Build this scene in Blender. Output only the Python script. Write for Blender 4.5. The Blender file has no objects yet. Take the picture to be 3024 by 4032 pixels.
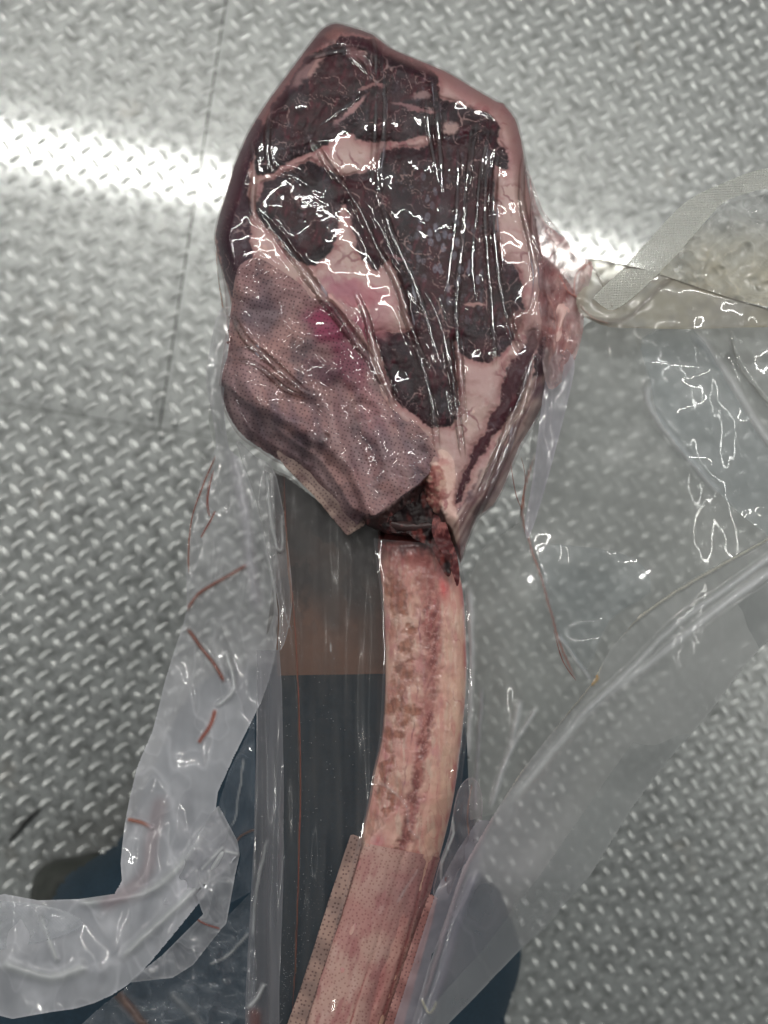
import bpy, math
import numpy as np
from mathutils import Matrix, Vector

# ------------------------------------------------------------------ camera, world, lamps
FPX, CX, CY = 2912.0, 1512.0, 2016.0            # focal length and centre of a 3024x4032 photograph
CAM_H = 1.005
def rot(a, b):
    ca, sa, cb, sb = math.cos(a), math.sin(a), math.cos(b), math.sin(b)
    return np.array([[1,0,0],[0,ca,-sa],[0,sa,ca]]) @ np.array([[cb,0,sb],[0,1,0],[-sb,0,cb]])
RC = rot(-0.0095, -0.1077)
CAM = np.array([0.0, 0.0, CAM_H])
TH = -0.1523                                     # direction of the tread rows on the floor

scene = bpy.context.scene
col = scene.collection
cam_d = bpy.data.cameras.new('camera'); cam = bpy.data.objects.new('camera', cam_d); col.objects.link(cam)
M = Matrix([list(RC[i]) + [CAM[i]] for i in range(3)] + [[0,0,0,1]])
cam.matrix_world = M
cam_d.sensor_fit = 'VERTICAL'; cam_d.sensor_height = 36.0; cam_d.sensor_width = 27.0
cam_d.lens = 36.0*FPX/4032.0
cam_d.clip_start = 0.01; cam_d.clip_end = 50
cam_d.dof.use_dof = True; cam_d.dof.focus_distance = 0.437; cam_d.dof.aperture_fstop = 4.7
scene.camera = cam

w = bpy.data.worlds.new('World'); scene.world = w; w.use_nodes = True
WORLD_STRENGTH = 0.165
w.node_tree.nodes['Background'].inputs[0].default_value = (0.93, 1.0, 1.0, 1)
w.node_tree.nodes['Background'].inputs[1].default_value = WORLD_STRENGTH
scene.view_settings.view_transform = 'Standard'; scene.view_settings.look = 'None'
scene.view_settings.exposure = -0.03; scene.view_settings.gamma = 1.0
scene.cycles.use_denoising = True
scene.cycles.transparent_max_bounces = 24
scene.cycles.max_bounces = 8; scene.cycles.glossy_bounces = 4; scene.cycles.transmission_bounces = 4
scene.cycles.sample_clamp_indirect = 4
scene.cycles.caustics_reflective = False; scene.cycles.caustics_refractive = False

# ------------------------------------------------------------------ helpers
def P(sx, sy, depth):
    """photograph pixel + distance along the view axis -> point in the world"""
    sx = np.asarray(sx, float); sy = np.asarray(sy, float); depth = np.asarray(depth, float)
    depth = depth + .12*(CY-sy)/FPX*.45          # the steak is held with its far end tipped away
    d = np.stack([(sx-CX)/FPX*depth, -(sy-CY)/FPX*depth, -depth + 0*sx], -1)
    return d @ RC.T + CAM
def floor_xy(sx, sy, z=0.0):
    d = np.stack([(np.asarray(sx,float)-CX)/FPX, -(np.asarray(sy,float)-CY)/FPX, -np.ones_like(np.asarray(sx,float))], -1) @ RC.T
    t = (z-CAM_H)/d[..., 2]
    return d[..., :2]*t[..., None]

def _hash(ix, iy, seed):
    n = (ix.astype(np.int64)*374761393 + iy.astype(np.int64)*668265263 + seed*1442695041) & 0x7fffffff
    n = ((n ^ (n >> 13))*1274126177) & 0x7fffffff
    n = n ^ (n >> 16)
    return (n & 0xffff)/65535.0
def noise(x, y, wl, seed=0):
    """gradient noise, about -1..1"""
    x = np.asarray(x, float)/wl; y = np.asarray(y, float)/wl
    ix = np.floor(x); iy = np.floor(y); fx = x-ix; fy = y-iy
    u = fx*fx*fx*(fx*(fx*6-15)+10); v = fy*fy*fy*(fy*(fy*6-15)+10)
    def g(a, b):
        an = _hash(ix+a, iy+b, seed)*2*math.pi
        return np.cos(an)*(fx-a) + np.sin(an)*(fy-b)
    n = (g(0,0)*(1-u)+g(1,0)*u)*(1-v) + (g(0,1)*(1-u)+g(1,1)*u)*v
    return n*1.5
def fbm(x, y, wl, octv=4, seed=0):
    s = 0; a = 1; t = 0
    for k in range(octv):
        s = s + a*noise(x, y, wl/2**k, seed+k*17); t += a; a *= .55
    return s/t*1.5
def sstep(a, b, x):
    t = np.clip((x-a)/(b-a), 0, 1); return t*t*(3-2*t)
def cells(x, y, wl, seed):
    """distance to nearest jittered point, and its random number"""
    x = x/wl; y = y/wl; ix = np.floor(x); iy = np.floor(y)
    best = np.full(x.shape, 9.0); rid = np.zeros(x.shape)
    for a in (-1,0,1):
        for b in (-1,0,1):
            px = ix+a+_hash(ix+a, iy+b, seed); py = iy+b+_hash(ix+a, iy+b, seed+5)
            d = np.hypot(x-px, y-py); m = d < best
            best = np.where(m, d, best); rid = np.where(m, _hash(ix+a, iy+b, seed+9), rid)
    return best, rid
def catmull(pts, n=6, closed=True):
    p = np.array(pts, float); out = []
    N = len(p); rng = range(N if closed else N-1)
    for i in rng:
        p0 = p[(i-1) % N] if closed or i > 0 else p[0]; p1 = p[i]; p2 = p[(i+1) % N]
        p3 = p[(i+2) % N] if closed or i+2 < N else p[-1]
        for k in range(n):
            t = k/n
            out.append(0.5*((2*p1)+(-p0+p2)*t+(2*p0-5*p1+4*p2-p3)*t*t+(-p0+3*p1-3*p2+p3)*t**3))
    if not closed: out.append(p[-1])
    return np.array(out)
def sdist(x, y, poly, near=False):
    """signed distance to a polygon, negative inside"""
    poly = np.asarray(poly, float); x = np.asarray(x, float); y = np.asarray(y, float)
    best = np.full(x.shape, 1e18); ins = np.zeros(x.shape, bool)
    nx = np.zeros(x.shape); ny = np.zeros(x.shape)
    for i in range(len(poly)):
        ax, ay = poly[i-1]; bx, by = poly[i]
        ex, ey = bx-ax, by-ay; L = ex*ex+ey*ey+1e-12
        t = np.clip(((x-ax)*ex+(y-ay)*ey)/L, 0, 1)
        qx = ax+t*ex; qy = ay+t*ey
        d = (x-qx)**2+(y-qy)**2; m = d < best
        best = np.where(m, d, best)
        if near: nx = np.where(m, qx, nx); ny = np.where(m, qy, ny)
        c = (ay > y) != (by > y)
        if c.any():
            xi = ax + (y-ay)*(ex)/(ey if ey != 0 else 1e-9)
            ins ^= c & (x < xi)
    d = np.sqrt(best); sd = np.where(ins, -d, d)
    return (sd, nx, ny) if near else sd
def ldist(x, y, line):
    """distance to an open polyline, and the position along it 0..1"""
    line = np.asarray(line, float); best = np.full(x.shape, 1e18); tt = np.zeros(x.shape)
    seg = np.hypot(*(line[1:]-line[:-1]).T); cum = np.concatenate([[0], np.cumsum(seg)]); T = cum[-1]
    for i in range(len(line)-1):
        ax, ay = line[i]; bx, by = line[i+1]; ex, ey = bx-ax, by-ay; L = ex*ex+ey*ey+1e-12
        t = np.clip(((x-ax)*ex+(y-ay)*ey)/L, 0, 1)
        d = (x-ax-t*ex)**2+(y-ay-t*ey)**2; m = d < best
        best = np.where(m, d, best); tt = np.where(m, (cum[i]+t*seg[i])/T, tt)
    return np.sqrt(best), tt
def mixc(a, b, f):
    a = np.asarray(a, float); b = np.asarray(b, float); f = np.asarray(f)[..., None]
    return a*(1-f)+b*f
Z = lambda pts: [(800+.9645*a, 50+.9646*b) for a, b in pts]      # measuring grids of the enlarged views
def Dp(pts): return [(a*1.8228, b*1.8228) for a, b in pts]

def make_mesh(name, verts, faces, mat, parent=None, attrs=None, smooth=True):
    me = bpy.data.meshes.new(name)
    verts = np.ascontiguousarray(verts, np.float32); faces = np.ascontiguousarray(faces, np.int32)
    k = faces.shape[1]
    me.vertices.add(len(verts)); me.vertices.foreach_set('co', verts.ravel())
    me.loops.add(faces.size); me.loops.foreach_set('vertex_index', faces.ravel())
    me.polygons.add(len(faces)); me.polygons.foreach_set('loop_start', np.arange(0, faces.size, k, dtype=np.int32))
    me.polygons.foreach_set('loop_total', np.full(len(faces), k, np.int32))
    if smooth: me.polygons.foreach_set('use_smooth', np.ones(len(faces), bool))
    me.update(calc_edges=True)
    for key, val in (attrs or {}).items():
        val = np.asarray(val, np.float32)
        if val.ndim == 2 and val.shape[1] == 3:
            val = np.concatenate([val, np.ones((len(val), 1), np.float32)], 1)
            a = me.attributes.new(key, 'FLOAT_COLOR', 'POINT'); a.data.foreach_set('color', val.ravel())
        elif val.ndim == 2:
            a = me.attributes.new(key, 'FLOAT2', 'POINT'); a.data.foreach_set('vector', val.ravel())
        else:
            a = me.attributes.new(key, 'FLOAT', 'POINT'); a.data.foreach_set('value', val)
    me.validate()
    if mat: me.materials.append(mat)
    o = bpy.data.objects.new(name, me); col.objects.link(o)
    if parent is not None:
        o.parent = parent; o.matrix_parent_inverse = parent_inv(parent)
    return o
def parent_inv(p): return p.matrix_basis.inverted()
def empty(name, loc, label=None, cat=None, group=None):
    o = bpy.data.objects.new(name, None); col.objects.link(o); o.location = loc; o.empty_display_size = .02
    tag(o, label, cat, group); return o
def tag(o, label=None, cat=None, group=None, kind=None):
    if label: o['label'] = label
    if cat: o['category'] = cat
    if group: o['group'] = group
    if kind: o['kind'] = kind
    return o

class Grid:
    """a sheet cut out of a regular grid, its rim pulled exactly onto the outline"""
    def __init__(self, poly, step):
        self.poly = poly = np.asarray(poly, float); self.step = step
        x0, y0 = poly.min(0)-step*2; x1, y1 = poly.max(0)+step*2
        nx = int((x1-x0)/step)+2; ny = int((y1-y0)/step)+2
        X, Y = np.meshgrid(x0+np.arange(nx)*step, y0+np.arange(ny)*step)
        sd, qx, qy = sdist(X, Y, poly, True)
        idx = np.arange(nx*ny).reshape(ny, nx)
        f = np.stack([idx[:-1,:-1], idx[1:,:-1], idx[1:,1:], idx[:-1,1:]], -1).reshape(-1, 4)
        s = sd.ravel(); keep = (s[f] < .7*step).all(1); f = f[keep]
        rim = s > -.45*step
        xx = np.where(rim, qx.ravel(), X.ravel()); yy = np.where(rim, qy.ravel(), Y.ravel())
        s = np.where(rim, 0, s)
        used = np.zeros(nx*ny, bool); used[f.ravel()] = True
        remap = np.cumsum(used)-1
        self.x = xx[used]; self.y = yy[used]; self.sd = s[used]; self.f = remap[f]
def sub_object(name, g_verts, faces, mat, parent, attrs):
    used = np.zeros(len(g_verts), bool); used[faces.ravel()] = True
    remap = np.cumsum(used)-1
    return make_mesh(name, g_verts[used], remap[faces], mat, parent, {k: np.asarray(v)[used] for k, v in attrs.items()})

# ------------------------------------------------------------------ materials
def new_mat(name):
    m = bpy.data.materials.new(name); m.use_nodes = True; nt = m.node_tree; nt.nodes.clear()
    out = nt.nodes.new('ShaderNodeOutputMaterial'); return m, nt, out
def N(nt, t, **kw):
    n = nt.nodes.new(t)
    for k, v in kw.items(): setattr(n, k, v)
    return n
def metal_mat(name, base, r1, r2, dirt):
    m, nt, out = new_mat(name); L = nt.links
    tc = N(nt, 'ShaderNodeNewGeometry')
    n1 = N(nt, 'ShaderNodeTexNoise'); n1.inputs['Scale'].default_value = 7; n1.inputs['Detail'].default_value = 8; n1.inputs['Roughness'].default_value = .65
    n2 = N(nt, 'ShaderNodeTexNoise'); n2.inputs['Scale'].default_value = 55; n2.inputs['Detail'].default_value = 6; n2.inputs['Roughness'].default_value = .7
    n3 = N(nt, 'ShaderNodeTexNoise'); n3.inputs['Scale'].default_value = 900; n3.inputs['Detail'].default_value = 3
    for n in (n1, n2, n3): L.new(tc.outputs['Position'], n.inputs['Vector'])
    r = N(nt, 'ShaderNodeValToRGB'); r.color_ramp.elements[0].position = .34; r.color_ramp.elements[1].position = .56
    r.color_ramp.elements[0].color = [c*(1-dirt) for c in base]+[1]; r.color_ramp.elements[1].color = list(base)+[1]
    L.new(n2.outputs['Fac'], r.inputs['Fac'])
    # a few worn brown patches
    rb = N(nt, 'ShaderNodeValToRGB'); rb.color_ramp.elements[0].position = .62; rb.color_ramp.elements[1].position = .75
    rb.color_ramp.elements[0].color = (0,0,0,1); rb.color_ramp.elements[1].color = (.55,.55,.55,1)
    L.new(n1.outputs['Fac'], rb.inputs['Fac'])
    mx = N(nt, 'ShaderNodeMixRGB'); mx.inputs['Color2'].default_value = (.30,.25,.20,1)
    L.new(rb.outputs['Color'], mx.inputs['Fac']); L.new(r.outputs['Color'], mx.inputs['Color1'])
    bp = N(nt, 'ShaderNodeBump'); bp.inputs['Strength'].default_value = .3; bp.inputs['Distance'].default_value = .00006
    L.new(n3.outputs['Fac'], bp.inputs['Height'])
    g1 = N(nt, 'ShaderNodeBsdfGlossy'); g1.inputs['Roughness'].default_value = r1
    g2 = N(nt, 'ShaderNodeBsdfGlossy'); g2.inputs['Roughness'].default_value = r2
    for g in (g1, g2):
        L.new(mx.outputs['Color'], g.inputs['Color']); L.new(bp.outputs['Normal'], g.inputs['Normal'])
    df = N(nt, 'ShaderNodeBsdfDiffuse'); L.new(mx.outputs['Color'], df.inputs['Color'])
    a = N(nt, 'ShaderNodeMixShader'); a.inputs[0].default_value = .60
    L.new(g1.outputs[0], a.inputs[1]); L.new(g2.outputs[0], a.inputs[2])
    b = N(nt, 'ShaderNodeMixShader'); b.inputs[0].default_value = .22
    L.new(a.outputs[0], b.inputs[1]); L.new(df.outputs[0], b.inputs[2]); L.new(b.outputs[0], out.inputs['Surface'])
    return m
def painted_mat(name, rough=.4, spec=.5, sss=0.0, bump=(0,0,0), coat=0.0):
    """colour from the 'tone' attribute of the mesh"""
    m, nt, out = new_mat(name); L = nt.links
    at = N(nt, 'ShaderNodeAttribute', attribute_name='tone')
    pr = N(nt, 'ShaderNodeBsdfPrincipled'); pr.inputs['Roughness'].default_value = rough
    pr.inputs['Specular IOR Level'].default_value = spec
    if sss: pr.inputs['Subsurface Weight'].default_value = sss; pr.inputs['Subsurface Radius'].default_value = (.004,.0015,.001); pr.inputs['Subsurface Scale'].default_value = 1
    if coat: pr.inputs['Coat Weight'].default_value = coat; pr.inputs['Coat Roughness'].default_value = .08
    L.new(at.outputs['Color'], pr.inputs['Base Color'])
    if bump[0]:
        geo = N(nt, 'ShaderNodeNewGeometry'); n = N(nt, 'ShaderNodeTexNoise'); n.inputs['Scale'].default_value = bump[0]; n.inputs['Detail'].default_value = 4
        L.new(geo.outputs['Position'], n.inputs['Vector'])
        b = N(nt, 'ShaderNodeBump'); b.inputs['Strength'].default_value = bump[1]; b.inputs['Distance'].default_value = bump[2]
        L.new(n.outputs['Fac'], b.inputs['Height']); L.new(b.outputs['Normal'], pr.inputs['Normal'])
    L.new(pr.outputs[0], out.inputs['Surface'])
    return m
def film_mat(name, gloss_rough=.035, gain=1.7, emboss=0, transl=.5, soft=.45):
    m, nt, out = new_mat(name); L = nt.links
    hz = N(nt, 'ShaderNodeAttribute', attribute_name='haze'); tn = N(nt, 'ShaderNodeAttribute', attribute_name='tone')
    geo = N(nt, 'ShaderNodeNewGeometry')
    ns = N(nt, 'ShaderNodeTexNoise'); ns.inputs['Scale'].default_value = 160; ns.inputs['Detail'].default_value = 3
    L.new(geo.outputs['Position'], ns.inputs['Vector'])
    bp = N(nt, 'ShaderNodeBump'); bp.inputs['Strength'].default_value = .10; bp.inputs['Distance'].default_value = .0002
    L.new(ns.outputs['Fac'], bp.inputs['Height']); nrm = bp.outputs['Normal']
    if emboss:
        uv = N(nt, 'ShaderNodeAttribute', attribute_name='weave')
        sp = N(nt, 'ShaderNodeSeparateXYZ'); L.new(uv.outputs['Vector'], sp.inputs[0])
        waves = []
        for o_ in (0, 1):
            s = N(nt, 'ShaderNodeMath', operation='SINE'); L.new(sp.outputs[o_], s.inputs[0]); waves.append(s)
        mu = N(nt, 'ShaderNodeMath', operation='MULTIPLY'); L.new(waves[0].outputs[0], mu.inputs[0]); L.new(waves[1].outputs[0], mu.inputs[1])
        b2 = N(nt, 'ShaderNodeBump'); b2.inputs['Strength'].default_value = emboss; b2.inputs['Distance'].default_value = .0004
        L.new(mu.outputs[0], b2.inputs['Height']); L.new(nrm, b2.inputs['Normal']); nrm = b2.outputs['Normal']
    tr = N(nt, 'ShaderNodeBsdfTransparent')
    lt = N(nt, 'ShaderNodeMixRGB'); lt.inputs['Fac'].default_value = .25; lt.inputs['Color1'].default_value = (.985,.985,.985,1)
    L.new(tn.outputs['Color'], lt.inputs['Color2']); 
    L.new(lt.outputs['Color'], tr.inputs['Color'])
    df = N(nt, 'ShaderNodeBsdfDiffuse'); tl = N(nt, 'ShaderNodeBsdfTranslucent')
    for s in (df, tl): L.new(tn.outputs['Color'], s.inputs['Color']); L.new(nrm, s.inputs['Normal'])
    a = N(nt, 'ShaderNodeMixShader'); a.inputs[0].default_value = transl; L.new(df.outputs[0], a.inputs[1]); L.new(tl.outputs[0], a.inputs[2])
    b = N(nt, 'ShaderNodeMixShader'); L.new(hz.outputs['Fac'], b.inputs[0]); L.new(tr.outputs[0], b.inputs[1]); L.new(a.outputs[0], b.inputs[2])
    fr = N(nt, 'ShaderNodeLayerWeight'); fr.inputs['Blend'].default_value = .25; L.new(nrm, fr.inputs['Normal'])
    mu = N(nt, 'ShaderNodeMath', operation='MULTIPLY_ADD'); mu.inputs[1].default_value = .35*gain; mu.inputs[2].default_value = .035*gain; mu.use_clamp = True
    L.new(fr.outputs['Fresnel'], mu.inputs[0])
    fr.inputs['Blend'].default_value = .1
    ly = N(nt, 'ShaderNodeAttribute', attribute_name='layers')
    m2 = N(nt, 'ShaderNodeMath', operation='MULTIPLY_ADD'); m2.use_clamp = True; L.new(mu.outputs[0], m2.inputs[0]); L.new(ly.outputs['Fac'], m2.inputs[1]); L.new(mu.outputs[0], m2.inputs[2]); mu = m2
    gl = N(nt, 'ShaderNodeBsdfGlossy'); gl.inputs['Roughness'].default_value = gloss_rough; L.new(nrm, gl.inputs['Normal'])
    g2 = N(nt, 'ShaderNodeBsdfGlossy'); g2.inputs['Roughness'].default_value = .30; L.new(nrm, g2.inputs['Normal'])
    gm = N(nt, 'ShaderNodeMixShader'); gm.inputs[0].default_value = soft; L.new(gl.outputs[0], gm.inputs[1]); L.new(g2.outputs[0], gm.inputs[2])
    c = N(nt, 'ShaderNodeMixShader'); L.new(mu.outputs[0], c.inputs[0]); L.new(b.outputs[0], c.inputs[1]); L.new(gm.outputs[0], c.inputs[2])
    L.new(c.outputs[0], out.inputs['Surface'])
    return m
def dotted_mat(name, rnd=.42, dark=(.36,.30,.33,1)):
    """perforated pad: tone attribute, dark punched dots from its own weave coordinates"""
    m, nt, out = new_mat(name); L = nt.links
    at = N(nt, 'ShaderNodeAttribute', attribute_name='tone'); uv = N(nt, 'ShaderNodeAttribute', attribute_name='weave')
    vo = N(nt, 'ShaderNodeTexVoronoi'); vo.inputs['Scale'].default_value = 1; vo.inputs['Randomness'].default_value = rnd
    vo.voronoi_dimensions = '2D'
    L.new(uv.outputs['Vector'], vo.inputs['Vector'])
    rp = N(nt, 'ShaderNodeValToRGB'); rp.color_ramp.elements[0].position = .12; rp.color_ramp.elements[1].position = .27
    rp.color_ramp.elements[0].color = dark; rp.color_ramp.elements[1].color = (1,1,1,1)
    L.new(vo.outputs['Distance'], rp.inputs['Fac'])
    mx = N(nt, 'ShaderNodeMixRGB', blend_type='MULTIPLY'); mx.inputs['Fac'].default_value = 1
    L.new(at.outputs['Color'], mx.inputs['Color1']); L.new(rp.outputs['Color'], mx.inputs['Color2'])
    pr = N(nt, 'ShaderNodeBsdfPrincipled'); pr.inputs['Roughness'].default_value = .6
    L.new(mx.outputs['Color'], pr.inputs['Base Color'])
    bp = N(nt, 'ShaderNodeBump'); bp.inputs['Strength'].default_value = .5; bp.inputs['Distance'].default_value = .0005
    L.new(rp.outputs['Color'], bp.inputs['Height']); L.new(bp.outputs['Normal'], pr.inputs['Normal'])
    L.new(pr.outputs[0], out.inputs['Surface'])
    return m
def plain_mat(name, c, rough=.6, bump=None, metal=0):
    m, nt, out = new_mat(name); L = nt.links
    pr = N(nt, 'ShaderNodeBsdfPrincipled'); pr.inputs['Roughness'].default_value = rough; pr.inputs['Metallic'].default_value = metal
    geo = N(nt, 'ShaderNodeNewGeometry'); n = N(nt, 'ShaderNodeTexNoise'); n.inputs['Scale'].default_value = (bump or [60])[0]; n.inputs['Detail'].default_value = 5
    L.new(geo.outputs['Position'], n.inputs['Vector'])
    r = N(nt, 'ShaderNodeValToRGB'); r.color_ramp.elements[0].position = .3; r.color_ramp.elements[1].position = .7
    r.color_ramp.elements[0].color = [x*.75 for x in c]+[1]; r.color_ramp.elements[1].color = [min(1, x*1.25) for x in c]+[1]
    L.new(n.outputs['Fac'], r.inputs['Fac']); L.new(r.outputs['Color'], pr.inputs['Base Color'])
    L.new(pr.outputs[0], out.inputs['Surface'])
    return m
def emit_mat(name, c, s):
    m, nt, out = new_mat(name); e = N(nt, 'ShaderNodeEmission'); e.inputs[0].default_value = list(c)+[1]; e.inputs[1].default_value = s
    nt.links.new(e.outputs[0], out.inputs['Surface']); return m

M_METAL = metal_mat('aluminium_floor', (.54,.55,.54), .10, .44, .5)
M_TREAD = metal_mat('aluminium_tread', (.56,.57,.56), .27, .42, .3)
M_MEAT = painted_mat('raw_muscle', .45, .3, 0, (700,.35,.0006))
M_FAT = painted_mat('fat', .42, .45, 0, (500,.3,.0006))
M_BONE = painted_mat('bone_surface', .36, .5, 0, (450,.5,.0008), coat=.25)
M_FILM = film_mat('tight_clear_film', .03, 1.1, soft=.2)
M_DULL = film_mat('inner_clear_film', .10, .45)
M_LOOSE = film_mat('loose_clear_film', .03, 1.2, soft=.4)
M_SEAL = film_mat('embossed_seal_film', .22, 1.6, emboss=1.0)
M_SEAL2 = film_mat('faint_seal_film', .25, 1.0, emboss=.25)
M_PAD = dotted_mat('perforated_pad', .5, (.44,.37,.40,1))
M_PADS = dotted_mat('soaked_perforated_pad', .8, (.70,.58,.58,1))
M_NAVY = plain_mat('navy_cloth', (.011,.030,.050), .85, [300])
M_BOOT = plain_mat('olive_boot', (.035,.038,.033), .7, [80])
M_BLACK = plain_mat('black_stick', (.015,.014,.014), .6)
M_BLOOD = plain_mat('blood_trace', (.20,.055,.042), .3, [200])

# ------------------------------------------------------------------ ceiling lights
LAMP_H = 2.45
def lamp_line(sx, sy):
    """point at ceiling height seen in the floor mirror at a given place of the photograph"""
    d = np.array([(sx-CX)/FPX, -(sy-CY)/FPX, -1.0]) @ RC.T
    return d[:2]/abs(d[2])*(CAM_H+LAMP_H)
M_TUBE = emit_mat('lit_tube', (1.0,.985,.93), 105)
M_TUBE2 = emit_mat('added_side_tube', (1.0,.985,.93), 55)
M_HOUSE = emit_mat('lit_diffuser', (.93,.97,1.0), .9)
def box(name, cx, cy, cz, hx, hy, hz, ang, mat, parent):
    c, s = math.cos(ang), math.sin(ang); v = []
    for dx in (-1,1):
        for dy in (-1,1):
            for dz in (-1,1): v.append((cx+c*dx*hx-s*dy*hy, cy+s*dx*hx+c*dy*hy, cz+dz*hz))
    f = [(0,1,3,2),(4,6,7,5),(0,4,5,1),(2,3,7,6),(0,2,6,4),(1,5,7,3)]
    return make_mesh(name, v, f, mat, parent, smooth=False)
def ceiling_light(c, label, ang=TH, hw=.013, tm=None, hl=1.7):
    e = empty('ceiling_light', (c[0], c[1], LAMP_H), label, 'ceiling light', 'linear ceiling lights')
    box('diffuser', c[0], c[1], LAMP_H+.02, hl+.02, .10, .012, ang, M_HOUSE, e)
    box('tube', c[0], c[1], LAMP_H-.02, hl, hw, .012, ang, tm or M_TUBE, e)
    return e
p0 = lamp_line(1130, 790)
ceiling_light(p0, 'long lit ceiling light mirrored as the bright streak on the floor')
for k, t_ in ((3.4, 'unseen long light added on the right for highlights on the folds'), (-3.2, 'unseen long light added on the left for highlights on the folds')):
    ceiling_light(np.array([k, .2]), t_, TH+math.pi/2, .035, M_TUBE2, 1.9)  # unseen side lights, added to draw highlight lines along the film pleats
perp = np.array([-math.sin(TH), math.cos(TH)])

# ------------------------------------------------------------------ floor
u = np.array([math.cos(TH), math.sin(TH)]); v = np.array([u[1], -u[0]])    # v points down the photograph
PA, PB = .028, .02736
def uv_of(xy): return np.stack([xy@u, xy@v], -1)
seamH = uv_of(floor_xy([0, 852], [1587, 1728]))        # seam across
seamV = uv_of(floor_xy([885, 632], [0, 1690]))         # seam up
VH = seamH[:, 1].mean(); US = seamV[:, 0].mean()
sub_v = [(-3.3,-3.3,-.006),(3.3,-3.3,-.006),(3.3,3.3,-.006),(-3.3,3.3,-.006)]
tag(make_mesh('subfloor', sub_v, [(0,1,2,3)], plain_mat('dark_gap', (.02,.02,.02), .8)), kind='structure')
FX0, FX1, FY0, FY1 = -3.2, 3.2, -3.2, 3.2
plates = [('floor', FX0, US-.0010, FY0, VH-.0010, .0), ('floor', US+.0010, FX1, FY0, VH-.0010, .0), ('floor', FX0, FX1, VH-.0, FY1, .004)]
RIV = uv_of(floor_xy([255,595,689,249,637],[1584,1638,1665,1673,1714]))
offs = [uv_of(floor_xy([400],[480]))[0], uv_of(floor_xy([2700],[100]))[0], uv_of(floor_xy([75],[1850]))[0]]
def tread_shape(nu=9, nv=5, L=.0203, W=.0074, H=.0013):
    t = np.linspace(-1, 1, nu); s = np.linspace(-1, 1, nv); vs = []; 
    for a in t:
        wd = W/2*(1-abs(a)**2.2)**.8 + .0002
        for b in s:
            hh = H*(1-b*b)*(1-abs(a)**3.0)
            vs.append((a*L/2, b*wd, hh-.00005))
    f = []
    for i in range(nu-1):
        for j in range(nv-1):
            f.append((i*nv+j, (i+1)*nv+j, (i+1)*nv+j+1, i*nv+j+1))
    return np.array(vs), np.array(f)
TV, TF = tread_shape()
rng = np.random.default_rng(3)
tread_me = {}
def tread_mesh(k):
    if k not in tread_me:
        o = make_mesh('tread', TV, TF, M_TREAD); tread_me[k] = o.data; col.objects.unlink(o); bpy.data.objects.remove(o)
    return tread_me[k]
def proj(xy, z=0):
    p = np.concatenate([xy, np.full((len(xy),1), z)], 1)-CAM
    c = p @ RC; return np.stack([CX+FPX*c[:,0]/-c[:,2], CY-FPX*c[:,1]/-c[:,2]], -1)
for pi, (nm, a0, a1, b0, b1, zt) in enumerate(plates):
    # slightly wavy sheet
    nxs = np.linspace(a0, a1, 60); nys = np.linspace(b0, b1, 60)
    A, B = np.meshgrid(nxs, nys)
    XY = A[..., None]*u + B[..., None]*v
    idx = np.arange(3600).reshape(60, 60)
    F = np.stack([idx[:-1,:-1], idx[1:,:-1], idx[1:,1:], idx[:-1,1:]], -1).reshape(-1, 4)
    V3 = np.concatenate([XY.reshape(-1,2), np.full((3600,1), zt)], 1)
    if zt > 0:                                     # the lower plate laps over the others: give it an edge face
        e0 = np.concatenate([XY[0], np.zeros((60,1))], 1); V3 = np.concatenate([V3, V3[:60], e0])
        k = np.arange(59); F = np.concatenate([F, np.stack([3600+k, 3600+k+1, 3660+k+1, 3660+k], -1)])
    o = make_mesh(nm, V3, F, M_METAL); tag(o, kind='structure')
    off = offs[pi]; cells_ = []
    i0, i1 = int((max(a0,-1.3)-off[0])/PA)-1, int((min(a1,1.3)-off[0])/PA)+1
    j0, j1 = int((max(b0,-1.6)-off[1])/PB)-1, int((min(b1,1.6)-off[1])/PB)+1
    for i in range(i0, i1+1):
        for j in range(j0, j1+1):
            for h in (0, 1):
                uu = off[0]+(i+.5*h)*PA; vv = off[1]+(j+.5*h)*PB
                if a0+.002 < uu < a1-.002 and b0+(.012 if zt else .003) < vv < b1-.010 and np.hypot(*(RIV-[uu,vv]).T).min() > .009: cells_.append((uu, vv, h))
    cells_ = np.array(cells_)
    xy = cells_[:, :1]*u + cells_[:, 1:2]*v
    pp = proj(xy)
    d = np.hypot(pp[:,0]-CX, pp[:,1]-CY)
    vis = (pp[:,0] > -60) & (pp[:,0] < 3084) & (pp[:,1] > -60) & (pp[:,1] < 4092)
    hid = (pp[:,0] > 1000) & (pp[:,0] < 2050) & (pp[:,1] > 350)
    order = np.argsort(np.where(vis & ~hid, 0, 1e5) + (xy[:,0]+.2)**2*100)   # the nearest side of the floor is on the left
    first = set(order[:300].tolist())
    sv, sf = [], []
    n0 = 0
    for k in range(len(xy)):
        ang = TH + (-math.pi/4 if cells_[k,2] == 0 else math.pi/4) + rng.normal(0,.02)
        sc = 1+rng.normal(0,.03)
        if k in first:
            o2 = bpy.data.objects.new('tread', tread_mesh(0)); col.objects.link(o2)
            o2.parent = o; o2.location = (xy[k,0], xy[k,1], zt); o2.rotation_euler = (0,0,ang); o2.scale = (sc,sc,1)
        else:
            c, s = math.cos(ang), math.sin(ang)
            q = TV*[sc,sc,1]; q = np.stack([q[:,0]*c-q[:,1]*s+xy[k,0], q[:,0]*s+q[:,1]*c+xy[k,1], q[:,2]+zt], -1)
            sv.append(q); sf.append(TF+n0); n0 += len(TV)
    if sv:
        so = make_mesh('tread', np.concatenate(sv), np.concatenate(sf), M_TREAD, o); so['kind'] = 'stuff'; so.name = 'treads'
    if pi == 0: floor0 = o
    if pi == 2: floor2 = o
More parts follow.
